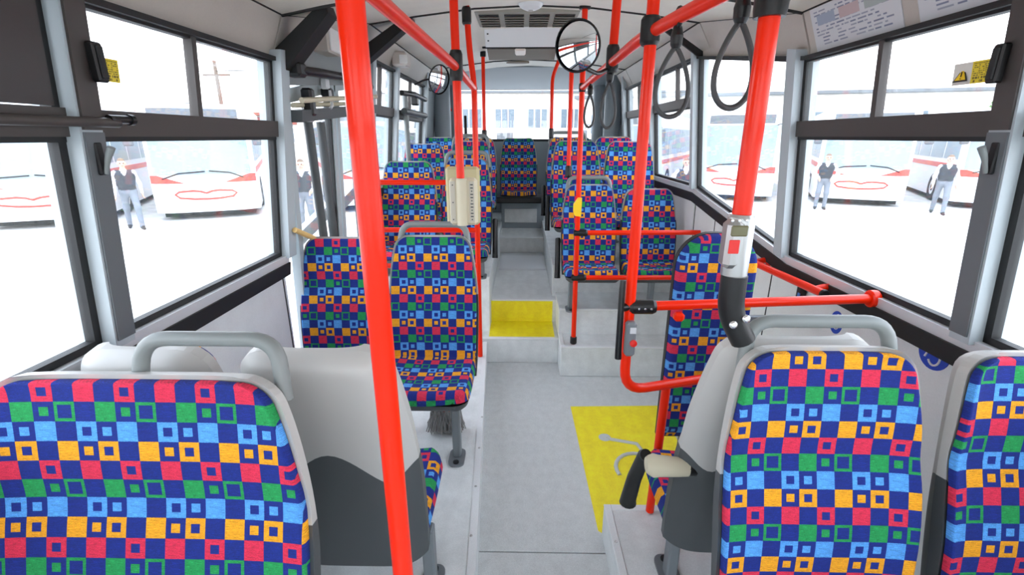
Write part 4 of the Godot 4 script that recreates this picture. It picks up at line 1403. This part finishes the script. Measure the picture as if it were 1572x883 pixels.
		if s[5]:
			m = MB.new()
			var k: float = s[2] / 0.036
			var arc := []
			for i in 12:
				var a := deg_to_rad(-150 + 22.0 * i)
				arc.append(Vector3(1.2405, y - 0.010 * k + 0.016 * k * sin(a), z + 0.004 * k + 0.013 * k * cos(a)))
			m.tube(arc, 0.0022 * k, 6)
			m.tube([Vector3(1.2405, y + 0.024 * k, z + 0.004 * k), Vector3(1.2405, y + 0.004 * k, z + 0.004 * k), Vector3(1.2405, y + 0.004 * k, z - 0.010 * k), Vector3(1.2405, y - 0.016 * k, z - 0.017 * k)], 0.0022 * k, 6)
			m.lathe([[0.0045 * k, 0.0], [0.0045 * k, 0.002], [0.0, 0.002]], Vector3(1.2415, y + 0.031 * k, z + 0.004 * k), Vector3.LEFT, 12)
			part(m, "wheelchair_symbol", M.white, t)
	t = wthing("call_button", "small black call button box with a blue light on the right wall", "button", Vector3(1.215, 0.99, -1.98))
	m = MB.new()
	m.box(Vector3(1.229, 1.0, -1.98), Vector3(0.03, 0.075, 0.04), 0.008)
	part(m, "box", M.black, t)
	m = MB.new()
	m.box(Vector3(1.214, 0.99, -1.972), Vector3(0.004, 0.024, 0.016), 0.001)
	part(m, "button", mat(Color8(70, 130, 210), 0.3), t)

	# printed sheets behind the right roof slope
	for s in [[-1.62, -2.06, "printed timetable sheet on the right roof slope by the window post"], [-1.05, -1.56, "second printed sheet on the right roof slope"]]:
		t = wthing("timetable_sheet", s[2], "poster", Vector3(1.15, 1.97, s[0]), "printed sheets on the right roof slope")
		m = MB.new()
		var pr := ceil_profile(s[0])
		var lo := Vector3(XC + lerp(pr[0][0], pr[1][0], 0.06) - 0.001, lerp(pr[0][1], pr[1][1], 0.06), 0)
		var hi := Vector3(XC + lerp(pr[0][0], pr[1][0], 0.97) - 0.001, lerp(pr[0][1], pr[1][1], 0.97), 0)
		sheet(m, lo + Vector3(0, 0, s[1]), lo + Vector3(0, 0, s[0]), hi + Vector3(0, 0, s[0]), hi + Vector3(0, 0, s[1]), Vector3(-0.9, -0.35, 0), 0.002)
		part(m, "sheet", M.print, t)

	# broom behind the left pair, handle up at the door post
	t = wthing("wooden_stick", "pale wooden stick wedged behind the window seat at the door", "stick", Vector3(-0.99, 1.09, -2.44))
	m = MB.new()
	m.tube([Vector3(-1.03, 1.245, -2.11), Vector3(-1.028, 1.239, -2.123), Vector3(-0.99, 1.09, -2.44)], 0.0125, 12)
	part(m, "stick", M.wood, t)
	t = wthing("hand_brush", "grey hand brush with a red handle under the aisle seat before the door", "brush", Vector3(-0.38, 0.18, -2.12))
	m = MB.new()
	m.tube([Vector3(-0.372, 0.275, -2.135), Vector3(-0.42, 0.335, -2.165), Vector3(-0.47, 0.40, -2.20)], 0.018, 12, 0.012)
	part(m, "handle", M.red, t)
	m = MB.new()
	for i in 520:
		var a := Vector3(-0.385 + rng.randf_range(-0.075, 0.075), 0.29 + rng.randf_range(-0.03, 0.02), -2.13 + rng.randf_range(-0.03, 0.03))
		var b := Vector3(a.x + rng.randf_range(-0.035, 0.035), 0.186 + rng.randf_range(0, 0.02), a.z + rng.randf_range(-0.03, 0.03))
		m.tube([a, b], 0.0036, 4, 0.003, false)
	var br := part(m, "bristles", M.bristle, t)
	br.set_meta("kind", "stuff")
	# red folding frame under the rear-facing right seat
	t = wthing("tubular_stand", "small red tubular stand under the rear-facing seat with the armrest", "stand", Vector3(0.66, 0.16, -1.43))
	m = MB.new()
	m.tube([Vector3(0.615, 0.162, -1.44), Vector3(0.625, 0.37, -1.40)], 0.008, 10)
	m.tube([Vector3(0.715, 0.162, -1.42), Vector3(0.665, 0.37, -1.39)], 0.008, 10)
	m.tube([Vector3(0.625, 0.37, -1.40), Vector3(0.665, 0.37, -1.39)], 0.008, 10)
	part(m, "red_tubes", M.red, t)
	# equipment on the rear shelf
	t = wthing("rear_equipment", "black equipment stand with a yellow card before the rear window", "equipment", Vector3(-0.84, 1.58, -6.45))
	m = MB.new()
	m.box(Vector3(-0.90, 1.69, -6.45), Vector3(0.20, 0.10, 0.06), 0.01)
	m.box(Vector3(-1.0, 1.80, -6.45), Vector3(0.04, 0.2, 0.04), 0.006)
	m.box(Vector3(-0.72, 1.76, -6.45), Vector3(0.035, 0.3, 0.04), 0.006)
	part(m, "stand", M.black, t)
	m = MB.new()
	m.box(Vector3(-0.80, 1.83, -6.45), Vector3(0.07, 0.09, 0.03), 0.004)
	part(m, "card", M.yel, t)
	m = MB.new()
	m.tube(fillet([Vector3(-1.02, 2.06, -6.35), Vector3(-0.93, 2.05, -6.38), Vector3(-0.88, 1.95, -6.43), Vector3(-0.87, 1.74, -6.45)], 0.06), 0.008, 8)
	part(m, "cable", M.red, t)
	m = MB.new()
	slab(m, -1.05, -0.62, 1.56, 1.64, -6.40, -6.62, 0.01)
	part(m, "shelf", M.bulk, t)

func mirror(label: String, c: Vector3, nrm: Vector3, r: float, arm: Array) -> void:
	var t := wthing("convex_mirror", label, "mirror", c, "round convex mirrors")
	var nn := nrm.normalized()
	var m := MB.new()
	var prof := []
	for i in 11:
		var a := float(i) / 10.0
		prof.append([r * 0.97 * (1.0 - a), 0.16 * r * (1.0 - pow(1.0 - a, 2.0))])
	m.lathe(prof, c, nn, 36)
	# smooth normals for the dome
	var R := (r * r + pow(0.16 * r, 2.0)) / (2.0 * 0.16 * r)
	var cc := c + nn * (0.16 * r - R)
	for i in m.v.size(): m.n[i] = (m.v[i] - cc).normalized()
	part(m, "mirror_glass", M.mirror, t)
	m = MB.new()
	m.lathe([[0.0, -0.022], [r * 0.8, -0.02], [r, -0.006], [r * 1.02, 0.004], [r * 0.96, 0.008]], c, nn, 36)
	part(m, "rim", M.rubber, t)
	m = MB.new()
	m.tube(fillet([c - nn * 0.02] + arm, 0.03), 0.008, 10)
	part(m, "arm", M.black, t)

# ------------------------------------------------------------------ outside
const GY := -0.52
func build_outside() -> void:
	var g := shell("ground")
	var m := MB.new()
	m.box(Vector3(0, GY - 0.1, -20), Vector3(240, 0.2, 240))
	part(m, "tarmac", M.tarmac, g)
	# parked buses in two rows
	var proto: Node3D = null
	for b in [[Vector3(-8.59, GY, -12.93), -0.46, "parked white bus facing the left front window, driver beside it"], [Vector3(-11.87, GY, -11.40), -0.46, "parked white bus half hidden by the left window post"], [Vector3(-4.45, GY, -14.47), -0.46, "parked white bus seen through the door glass"],
			[Vector3(11.08, GY, -15.90), 0.46, "parked white bus between two people outside the right window"], [Vector3(14.79, GY, -14.79), 0.46, "parked white bus at the edge of the right window behind a person"], [Vector3(7.47, GY, -17.07), 0.46, "parked white bus seen behind the validator pole"], [Vector3(3.76, GY, -18.23), 0.46, "parked white bus seen through the right rear windows"]]:
		if proto == null: proto = parked_bus(b[0], b[1], b[2])
		else:
			var c := proto.duplicate()
			c.name = numbered("parked_bus")
			add_child(c)
			c.position = b[0]; c.rotation.y = -b[1]
			c.set_meta("label", b[2])
	# people
	var pa := person_mesh(0)
	var pb := person_mesh(1)
	var hair := hair_mesh()
	for q in [[Vector3(-9.54, GY, -11.45), 0.75, pa, "person in a dark vest walking past the parked bus on the left"], [Vector3(9.40, GY, -15.10), -0.45, pb, "person in a dark vest with hands on hips left of a parked bus"], [Vector3(12.32, GY, -14.22), -0.6, pa, "person in a dark vest stepping out between two parked buses"], [Vector3(4.05, GY, -11.99), -0.2, pb, "person in a dark vest outside the right rear window"], [Vector3(-5.08, GY, -11.12), 0.3, pb, "person in a dark vest seen through the bus door"]]:
		var t := thing("person", q[3], "person", q[0], q[1], "people standing among the parked buses")
		var o := MeshInstance3D.new()
		o.name = "body"
		t.scale = Vector3.ONE * 0.95
		o.mesh = q[2]; o.material_override = M.skin
		t.add_child(o)
		var h := MeshInstance3D.new()
		h.name = "hair"
		h.mesh = hair; h.material_override = M.hair
		t.add_child(h)
	# buildings round the yard
	building("long low workshop with a flat roof beyond the right hand buses", Vector3(27, GY, -36), -0.25, 46, 5.1, 9, M.facade, 9)
	building("low building with coloured shop boards beyond the left hand buses", Vector3(-31, GY, -34), 0.35, 40, 3.7, 8, M.facade2, 8)
	building("pale building with windows behind the rear window", Vector3(0, GY, -52), 0.0, 34, 6.4, 8, M.facade, 10)
	# utility pole
	var t2 := wthing("utility_pole", "wooden utility pole with a cross arm beyond the left window", "utility pole", Vector3(-21, GY, -35))
	m = MB.new()
	m.tube([Vector3(-21, GY, -35), Vector3(-21, 6.6, -35)], 0.16, 12, 0.11)
	part(m, "post", M.pole, t2)
	m = MB.new()
	m.box(Vector3(-21, 5.7, -35), Vector3(1.9, 0.14, 0.14), 0.02)
	var ca := part(m, "cross_arm", M.pole, t2)
	for i in 3:
		m = MB.new()
		m.lathe([[0.06, 0.0], [0.08, 0.08], [0.04, 0.2], [0.0, 0.22]], Vector3(-21.8 + 0.8 * i, 5.77, -35), Vector3.UP, 10)
		part(m, "insulator", M.white, ca)
	m = MB.new()
	for i in 3:
		var w := []
		for k in 13:
			var s := k / 12.0
			w.append(Vector3(-21.8 + 0.8 * i + (s - 0.5) * 60.0, 5.95 - 1.2 * (0.25 - (s - 0.5) * (s - 0.5)) * 0.0 + 1.0 * (s - 0.5) * (s - 0.5) * 4.0 * 0.5, -35 + (s - 0.5) * 6.0))
		m.tube(w, 0.015, 5)
	part(m, "wire", M.rubber, ca)
	# trees
	for q in [[Vector3(28.3, GY, -29.5), 4.6, "small green tree beside the right hand workshop"], [Vector3(-26, GY, -31), 3.4, "small green tree beside the left hand shops"]]:
		tree(q[0], q[1], q[2])

func front_z(x: float, y: float) -> float:
	return -0.24 * pow(abs(x) / 1.25, 5.0) - 0.075 * max(0.0, y - 1.15) - 0.10 * pow(max(0.0, y - 2.4), 2.0) + 0.05 * exp(-pow((y - 0.75) / 0.4, 2.0))

func fpatch(m: MB, x0: float, x1: float, y0: float, y1: float, off: float, bow := 0.0) -> void:
	m.grid(func(a: float, b: float) -> Vector3:
		var x: float = lerp(x0, x1, a)
		var y: float = lerp(y0, y1 + bow * (x * x), b)
		return Vector3(x, y, front_z(x, y) + off), 16, 8, func(p: Vector3) -> Vector2: return Vector2(p.x, p.y), false)

func ftube(m: MB, pts: Array, r: float, off := 0.012) -> void:
	var q := []
	for p in pts: q.append(Vector3(p.x, p.y, front_z(p.x, p.y) + off))
	m.tube(q, r, 8)

func parked_bus(at: Vector3, yaw: float, label: String) -> Node3D:
	var t := thing("parked_bus", label, "bus", at, -yaw, "buses parked in the yard")
	var m := MB.new()
	var L := 9.0
	# body: front sheet and the sides drawn back from it
	m.grid(func(a: float, b: float) -> Vector3:
		var x: float = lerp(-1.25, 1.25, a)
		var y: float = lerp(0.2, 3.0, b)
		return Vector3(x, y, front_z(x, y)), 24, 16, func(p: Vector3) -> Vector2: return Vector2(p.x, p.y), false)
	for sd in [-1.0, 1.0]:
		m.grid(func(a: float, b: float) -> Vector3:
			var y: float = lerp(0.2, 3.0, b)
			return Vector3(sd * 1.25, y, lerp(front_z(1.25, y), -L, a)), 4, 10, func(p: Vector3) -> Vector2: return Vector2(p.z, p.y), sd < 0)
	m.face([Vector3(-1.25, 3.0, front_z(1.25, 3.0)), Vector3(0, 3.02, front_z(0, 3.0)), Vector3(1.25, 3.0, front_z(1.25, 3.0)), Vector3(1.25, 3.0, -L), Vector3(-1.25, 3.0, -L)], Vector3.UP)
	m.face([Vector3(-1.25, 0.2, front_z(1.25, 0.2)), Vector3(1.25, 0.2, front_z(1.25, 0.2)), Vector3(1.25, 0.2, -L), Vector3(-1.25, 0.2, -L)], Vector3.DOWN)
	m.face([Vector3(-1.25, 0.2, -L), Vector3(1.25, 0.2, -L), Vector3(1.25, 3.0, -L), Vector3(-1.25, 3.0, -L)], Vector3.FORWARD)
	part(m, "body", M.buswhite, t)
	m = MB.new()
	fpatch(m, -1.14, 1.14, 1.20, 2.55, 0.012)
	part(m, "windscreen", M.busglass, t)
	m = MB.new()
	fpatch(m, -1.02, 1.02, 2.6, 2.88, 0.014)
	part(m, "destination_board", M.busgrey, t)
	m = MB.new()
	for sd in [-1.0, 1.0]:
		m.grid(func(a: float, b: float) -> Vector3:
			var y: float = lerp(0.98, 1.19, b)
			var x: float = sd * lerp(0.45 + 0.62 * b, 1.24, a)
			return Vector3(x, y, front_z(x, y) + 0.012), 6, 6, func(p: Vector3) -> Vector2: return Vector2(p.x, p.y), sd < 0)
	part(m, "red_band", M.busred, t)
	m = MB.new()
	ftube(m, [Vector2(-0.62, 0.76), Vector2(-0.3, 0.78), Vector2(-0.14, 0.76), Vector2(0, 0.71), Vector2(0.14, 0.76), Vector2(0.3, 0.78), Vector2(0.62, 0.76), Vector2(0.72, 0.69), Vector2(0.62, 0.60), Vector2(0.3, 0.56), Vector2(0, 0.55), Vector2(-0.3, 0.56), Vector2(-0.62, 0.60), Vector2(-0.72, 0.69), Vector2(-0.62, 0.76)], 0.026)
	part(m, "grille_outline", M.busred, t, "red outline of the front grille")
	m = MB.new()
	m.lathe([[0.08, 0.0], [0.08, 0.02], [0.0, 0.025]], Vector3(0, 0.82, front_z(0, 0.82) + 0.005), Vector3.BACK, 18)
	part(m, "emblem", M.alu, t)
	m = MB.new()
	fpatch(m, -1.2, 1.2, 0.21, 0.42, 0.02)
	part(m, "bumper", mat(Color8(206, 207, 210), 0.4), t)
	m = MB.new()
	fpatch(m, -0.26, 0.26, 0.33, 0.43, 0.03)
	part(m, "number_plate", M.white, t)
	for sd in [-1.0, 1.0]:
		m = MB.new()
		fpatch(m, sd * 0.82, sd * 1.14, 0.55, 0.73, 0.016)
		part(m, "headlamp", M.lampglass, t)
		m = MB.new()
		m.tube([Vector3(sd * 1.1, 2.55, front_z(1.1, 2.55)), Vector3(sd * 1.32, 2.6, 0.25), Vector3(sd * 1.40, 2.45, 0.3)], 0.022, 8)
		m.box(Vector3(sd * 1.42, 2.18, 0.30), Vector3(0.22, 0.46, 0.10), 0.03)
		part(m, "mirror", M.busgrey, t)
		for z in [-2.4, -7.0]:
			m = MB.new()
			m.lathe([[0.0, 0.0], [0.26, 0.02], [0.30, 0.0], [0.46, 0.0], [0.48, 0.05], [0.48, 0.24], [0.44, 0.28]], Vector3(sd * 1.262, 0.482, z), Vector3(-sd, 0, 0), 24)
			part(m, "wheel", M.tyre, t)
		for k in 5:
			m = MB.new()
			m.box(Vector3(sd * 1.252, 1.98, -1.2 - 1.55 * k), Vector3(0.012, 1.0, 1.42), 0.004)
			part(m, "side_window", M.busglass, t)
		m = MB.new()
		m.box(Vector3(sd * 1.252, 1.25, -4.7), Vector3(0.012, 0.16, 8.2), 0.004)
		part(m, "red_side", M.busred, t)
	for w in [[Vector2(-0.95, 1.10), Vector2(-0.55, 1.24), Vector2(0.05, 1.28)], [Vector2(0.95, 1.10), Vector2(0.62, 1.24), Vector2(0.15, 1.29)]]:
		m = MB.new()
		ftube(m, w, 0.016, 0.04)
		part(m, "wiper", M.tyre, t)
	m = MB.new()
	m.box(Vector3(0, 0.17, -L / 2 + 0.05), Vector3(2.2, 0.2, L - 0.7))
	part(m, "underside", M.tyre, t)
	return t

func building(label: String, at: Vector3, turn: float, w: float, h: float, d: float, mt: Material, n: int) -> void:
	var t := thing("building", label, "building", at, turn, "buildings round the yard")
	var m := MB.new()
	m.box(Vector3(0, h / 2, -d / 2), Vector3(w, h, d))
	part(m, "walls", mt, t)
	m = MB.new()
	m.box(Vector3(0, h + 0.12, -d / 2 + 0.1), Vector3(w + 0.6, 0.24, d + 0.8), 0.03)
	part(m, "roof", M.roofred if n == 8 else M.busgrey, t)
	var step := w / n
	for i in n:
		var x := -w / 2 + step * (i + 0.5)
		m = MB.new()
		m.box(Vector3(x, h * 0.62, 0.0), Vector3(step * 0.62, h * 0.34, 0.10), 0.02)
		var wi := part(m, "window", M.white, t)
		for k in 3:
			m = MB.new()
			m.box(Vector3(x + step * 0.2 * (k - 1), h * 0.62, 0.05), Vector3(step * 0.17, h * 0.29, 0.03))
			part(m, "pane", M.winglass, wi)
		if i % 3 == 1:
			m = MB.new()
			m.box(Vector3(x, h * 0.2, 0.02), Vector3(step * 0.5, h * 0.4, 0.1), 0.02)
			part(m, "gate", M.busgrey, t)
		elif n == 8:
			m = MB.new()
			m.box(Vector3(x, h * 0.9, 0.05), Vector3(step * 0.7, h * 0.14, 0.12), 0.02)
			part(m, "board", [M.roofred, M.leaf, M.busred][i % 3], t)

func tree(at: Vector3, h: float, label: String) -> void:
	var t := thing("tree", label, "tree", at, 0.0, "trees by the yard")
	var m := MB.new()
	m.tube([Vector3(0, 0, 0), Vector3(0.1, h * 0.3, 0.05), Vector3(0, h * 0.65, 0)], 0.14, 10, 0.05)
	part(m, "trunk", M.bark, t)
	m = MB.new()
	for i in 1500:
		var a := rng.randf() * TAU
		var y := rng.randf_range(-1, 1)
		var r := sqrt(1 - y * y) * pow(rng.randf(), 0.4)
		var c := Vector3(cos(a) * r * h * 0.3, h * 0.66 + y * h * 0.33, sin(a) * r * h * 0.3)
		var d1 := Vector3(rng.randf_range(-1, 1), rng.randf_range(-1, 1), rng.randf_range(-1, 1)).normalized() * 0.11
		var d2 := d1.cross(Vector3(rng.randf_range(-1, 1), 1, rng.randf_range(-1, 1))).normalized() * 0.07
		m.face([c - d1, c + d2, c + d1, c - d2], Vector3.UP)
	var f := part(m, "foliage", M.leaf, t)
	f.set_meta("kind", "stuff")

# ------------------------------------------------------------------ people: tapered capsules joined smoothly and meshed as surface nets
func field_mesh(m: MB, bones: Array, cell: float, k: float) -> void:
	var lo := Vector3(1e9, 1e9, 1e9); var hi := -lo
	for b in bones:
		var r: float = max(b[2], b[3]) + 3 * cell
		for p in [b[0], b[1]]:
			lo = lo.min(p - Vector3(r, r, r)); hi = hi.max(p + Vector3(r, r, r))
	var nx := int((hi.x - lo.x) / cell) + 2; var ny := int((hi.y - lo.y) / cell) + 2; var nz := int((hi.z - lo.z) / cell) + 2
	var f := PackedFloat32Array()
	f.resize(nx * ny * nz); f.fill(1e3)
	for b in bones:
		var A: Vector3 = b[0]; var B: Vector3 = b[1]
		var rr: float = max(b[2], b[3]) + k + 2.5 * cell
		var l := (A.min(B) - Vector3(rr, rr, rr) - lo) / cell
		var h := (A.max(B) + Vector3(rr, rr, rr) - lo) / cell
		var ab := B - A
		var dd: float = max(ab.length_squared(), 1e-9)
		for z in range(max(0, int(l.z)), min(nz, int(h.z) + 1)):
			for y in range(max(0, int(l.y)), min(ny, int(h.y) + 1)):
				var o := (z * ny + y) * nx
				for x in range(max(0, int(l.x)), min(nx, int(h.x) + 1)):
					var p := lo + Vector3(x, y, z) * cell
					var s: float = clamp((p - A).dot(ab) / dd, 0.0, 1.0)
					var d: float = (p - A - ab * s).length() - lerp(b[2], b[3], s)
					var e := f[o + x]
					var hh: float = max(k - abs(d - e), 0.0) / k
					f[o + x] = min(d, e) - hh * hh * k * 0.25
	var ids := {}
	for z in nz - 1:
		for y in ny - 1:
			for x in nx - 1:
				var o := (z * ny + y) * nx + x
				var v0 := f[o]
				var s0 := v0 < 0
				var q := [v0, f[o + 1], f[o + nx], f[o + nx + 1], f[o + nx * ny], f[o + nx * ny + 1], f[o + nx * ny + nx], f[o + nx * ny + nx + 1]]
				var mixed := false
				for i in range(1, 8):
					if (q[i] < 0) != s0: mixed = true; break
				if not mixed: continue
				var sum := Vector3.ZERO; var n := 0
				for e in [[0, 1], [2, 3], [4, 5], [6, 7], [0, 2], [1, 3], [4, 6], [5, 7], [0, 4], [1, 5], [2, 6], [3, 7]]:
					var a: float = q[e[0]]; var b2: float = q[e[1]]
					if (a < 0) != (b2 < 0):
						var t := a / (a - b2)
						var pa := Vector3(e[0] & 1, (e[0] >> 1) & 1, e[0] >> 2)
						var pb := Vector3(e[1] & 1, (e[1] >> 1) & 1, e[1] >> 2)
						sum += pa.lerp(pb, t); n += 1
				var gx: float = q[1] + q[3] + q[5] + q[7] - q[0] - q[2] - q[4] - q[6]
				var gy: float = q[2] + q[3] + q[6] + q[7] - q[0] - q[1] - q[4] - q[5]
				var gz: float = q[4] + q[5] + q[6] + q[7] - q[0] - q[1] - q[2] - q[3]
				var p := lo + (Vector3(x, y, z) + sum / n) * cell
				ids[o] = m.pt(p, Vector3(gx, gy, gz).normalized())
				var best := 1e9; var col := Color.WHITE
				for b in bones:
					var ab: Vector3 = b[1] - b[0]
					var s: float = clamp((p - b[0]).dot(ab) / max(ab.length_squared(), 1e-9), 0.0, 1.0)
					var d: float = (p - b[0] - ab * s).length() - lerp(b[2], b[3], s)
					if d < best: best = d; col = b[4]
				m.c.append(col)
	for z in range(1, nz - 1):
		for y in range(1, ny - 1):
			for x in range(1, nx - 1):
				var o := (z * ny + y) * nx + x
				if not ids.has(o): continue
				var s := f[o] < 0
				for ax in [[1, nx, nx * ny], [nx, nx * ny, 1], [nx * ny, 1, nx]]:
					if (f[o + ax[0]] < 0) == s: continue
					var a = ids.get(o); var b3 = ids.get(o - ax[1]); var c = ids.get(o - ax[1] - ax[2]); var d = ids.get(o - ax[2])
					if a == null or b3 == null or c == null or d == null: continue
					m.tri(a, b3, c); m.tri(a, c, d)

func person_mesh(pose: int) -> ArrayMesh:
	var m := MB.new()
	var skin := Color(0.62, 0.38, 0.28); var shirt := Color(0.75, 0.76, 0.8); var vest := Color(0.028, 0.034, 0.042)
	var trou := Color(0.17, 0.19, 0.22); var shoe := Color(0.02, 0.02, 0.02)
	var b := []
	var hipy := 0.93
	# legs
	for s in [-1.0, 1.0]:
		var hip := Vector3(s * 0.09, hipy, 0)
		var ank := Vector3(s * (0.12 if pose == 1 else 0.10), 0.09, 0.0)
		if pose == 0: ank = Vector3(s * 0.11, 0.09, s * 0.24)
		var knee := (hip + ank) / 2 + Vector3(s * 0.01, 0.02, 0.05)
		b.append([hip, knee, 0.095, 0.07, trou]); b.append([knee, ank, 0.068, 0.055, trou])
		b.append([ank + Vector3(0, -0.04, -0.03), ank + Vector3(s * 0.02, -0.052, 0.17), 0.045, 0.036, shoe])
	# trunk
	b.append([Vector3(-0.07, hipy + 0.03, 0), Vector3(0.07, hipy + 0.03, 0), 0.115, 0.115, trou])
	b.append([Vector3(-0.06, 1.06, 0.01), Vector3(-0.09, 1.34, 0.0), 0.12, 0.125, vest])
	b.append([Vector3(0.06, 1.06, 0.01), Vector3(0.09, 1.34, 0.0), 0.12, 0.125, vest])
	b.append([Vector3(-0.15, 1.42, -0.01), Vector3(0.15, 1.42, -0.01), 0.062, 0.062, vest])
	b.append([Vector3(0, 1.40, 0.06), Vector3(0, 1.47, 0.03), 0.05, 0.05, shirt])
	b.append([Vector3(0, 1.45, 0), Vector3(0, 1.54, 0.015), 0.058, 0.053, skin])
	var hands := []
	for s in [-1.0, 1.0]:
		var sh := Vector3(s * 0.19, 1.41, 0)
		var el: Vector3; var wr: Vector3
		if pose == 1:
			el = Vector3(s * 0.36, 1.18, -0.08); wr = Vector3(s * 0.20, 1.02, 0.10)
		else:
			el = Vector3(s * 0.27, 1.13, -0.05 - s * 0.06); wr = Vector3(s * 0.28, 0.90, 0.08 - s * 0.10)
		b.append([sh, el, 0.062, 0.050, shirt]); b.append([el, wr, 0.048, 0.036, shirt])
		hands.append([wr, (wr - el).normalized(), s])
	field_mesh(m, b, 0.02, 0.05)
	# hands with five fingers each
	for h in hands:
		var w: Vector3 = h[0]; var d: Vector3 = h[1]; var s: float = h[2]
		var side := d.cross(Vector3(s, 0.1, 0)).normalized()
		var palm := d.cross(side).normalized() * -1.0
		var hb := [[w - d * 0.03, w + d * 0.02, 0.029, 0.028, skin], [w + d * 0.03 + side * 0.022, w + d * 0.085 + side * 0.028, 0.019, 0.017, skin], [w + d * 0.03 - side * 0.022, w + d * 0.085 - side * 0.028, 0.019, 0.017, skin], [w + d * 0.03, w + d * 0.085, 0.02, 0.018, skin]]
		for i in 4:
			var off: Vector3 = side * (0.032 - 0.0215 * i)
			var l: float = [0.068, 0.078, 0.074, 0.058][i]
			var k0: Vector3 = w + d * 0.085 + off
			var k1: Vector3 = k0 + d * l * 0.5 + palm * 0.008
			var k2: Vector3 = k1 + d * l * 0.42 + palm * 0.022
			hb.append([k0, k1, 0.0095, 0.0088, skin]); hb.append([k1, k2, 0.0088, 0.0078, skin])
		var t0: Vector3 = w + d * 0.035 + side * 0.03
		hb.append([t0, t0 + d * 0.035 + side * 0.028, 0.0125, 0.011, skin]); hb.append([t0 + d * 0.035 + side * 0.028, t0 + d * 0.066 + side * 0.034 + palm * 0.01, 0.011, 0.009, skin])
		field_mesh(m, hb, 0.0055, 0.008)
	# head: cranium, jaw, nose, ears, lips, eyes
	var hc := Vector3(0, 1.645, 0.02)
	var eye := Color(0.05, 0.04, 0.04); var lip := Color(0.5, 0.22, 0.2)
	var hd := [[hc + Vector3(0, 0.03, -0.02), hc + Vector3(0, 0.03, 0.02), 0.078, 0.076, skin], [hc + Vector3(0, -0.05, 0.035), hc + Vector3(0, -0.075, 0.05), 0.052, 0.034, skin], [hc + Vector3(0, -0.12, -0.015), hc + Vector3(0, -0.03, -0.01), 0.052, 0.06, skin],
		[hc + Vector3(0, 0.005, 0.092), hc + Vector3(0, -0.028, 0.108), 0.010, 0.014, skin], [hc + Vector3(-0.02, -0.055, 0.082), hc + Vector3(0.02, -0.055, 0.082), 0.008, 0.008, lip]]
	for s in [-1.0, 1.0]:
		hd.append([hc + Vector3(s * 0.080, 0.015, -0.01), hc + Vector3(s * 0.082, -0.025, 0.0), 0.016, 0.011, skin])
		hd.append([hc + Vector3(s * 0.030, 0.010, 0.083), hc + Vector3(s * 0.034, 0.010, 0.082), 0.0105, 0.0105, eye])
	field_mesh(m, hd, 0.0065, 0.02)
	return m.mesh()

func hair_mesh() -> ArrayMesh:
	var m := MB.new()
	var hc := Vector3(0, 1.645, 0.02)
	field_mesh(m, [[hc + Vector3(0, 0.055, -0.03), hc + Vector3(0, 0.06, 0.02), 0.078, 0.068, Color.WHITE], [hc + Vector3(-0.03, 0.0, -0.055), hc + Vector3(0.03, 0.0, -0.055), 0.055, 0.055, Color.WHITE]], 0.01, 0.03)
	return m.mesh()
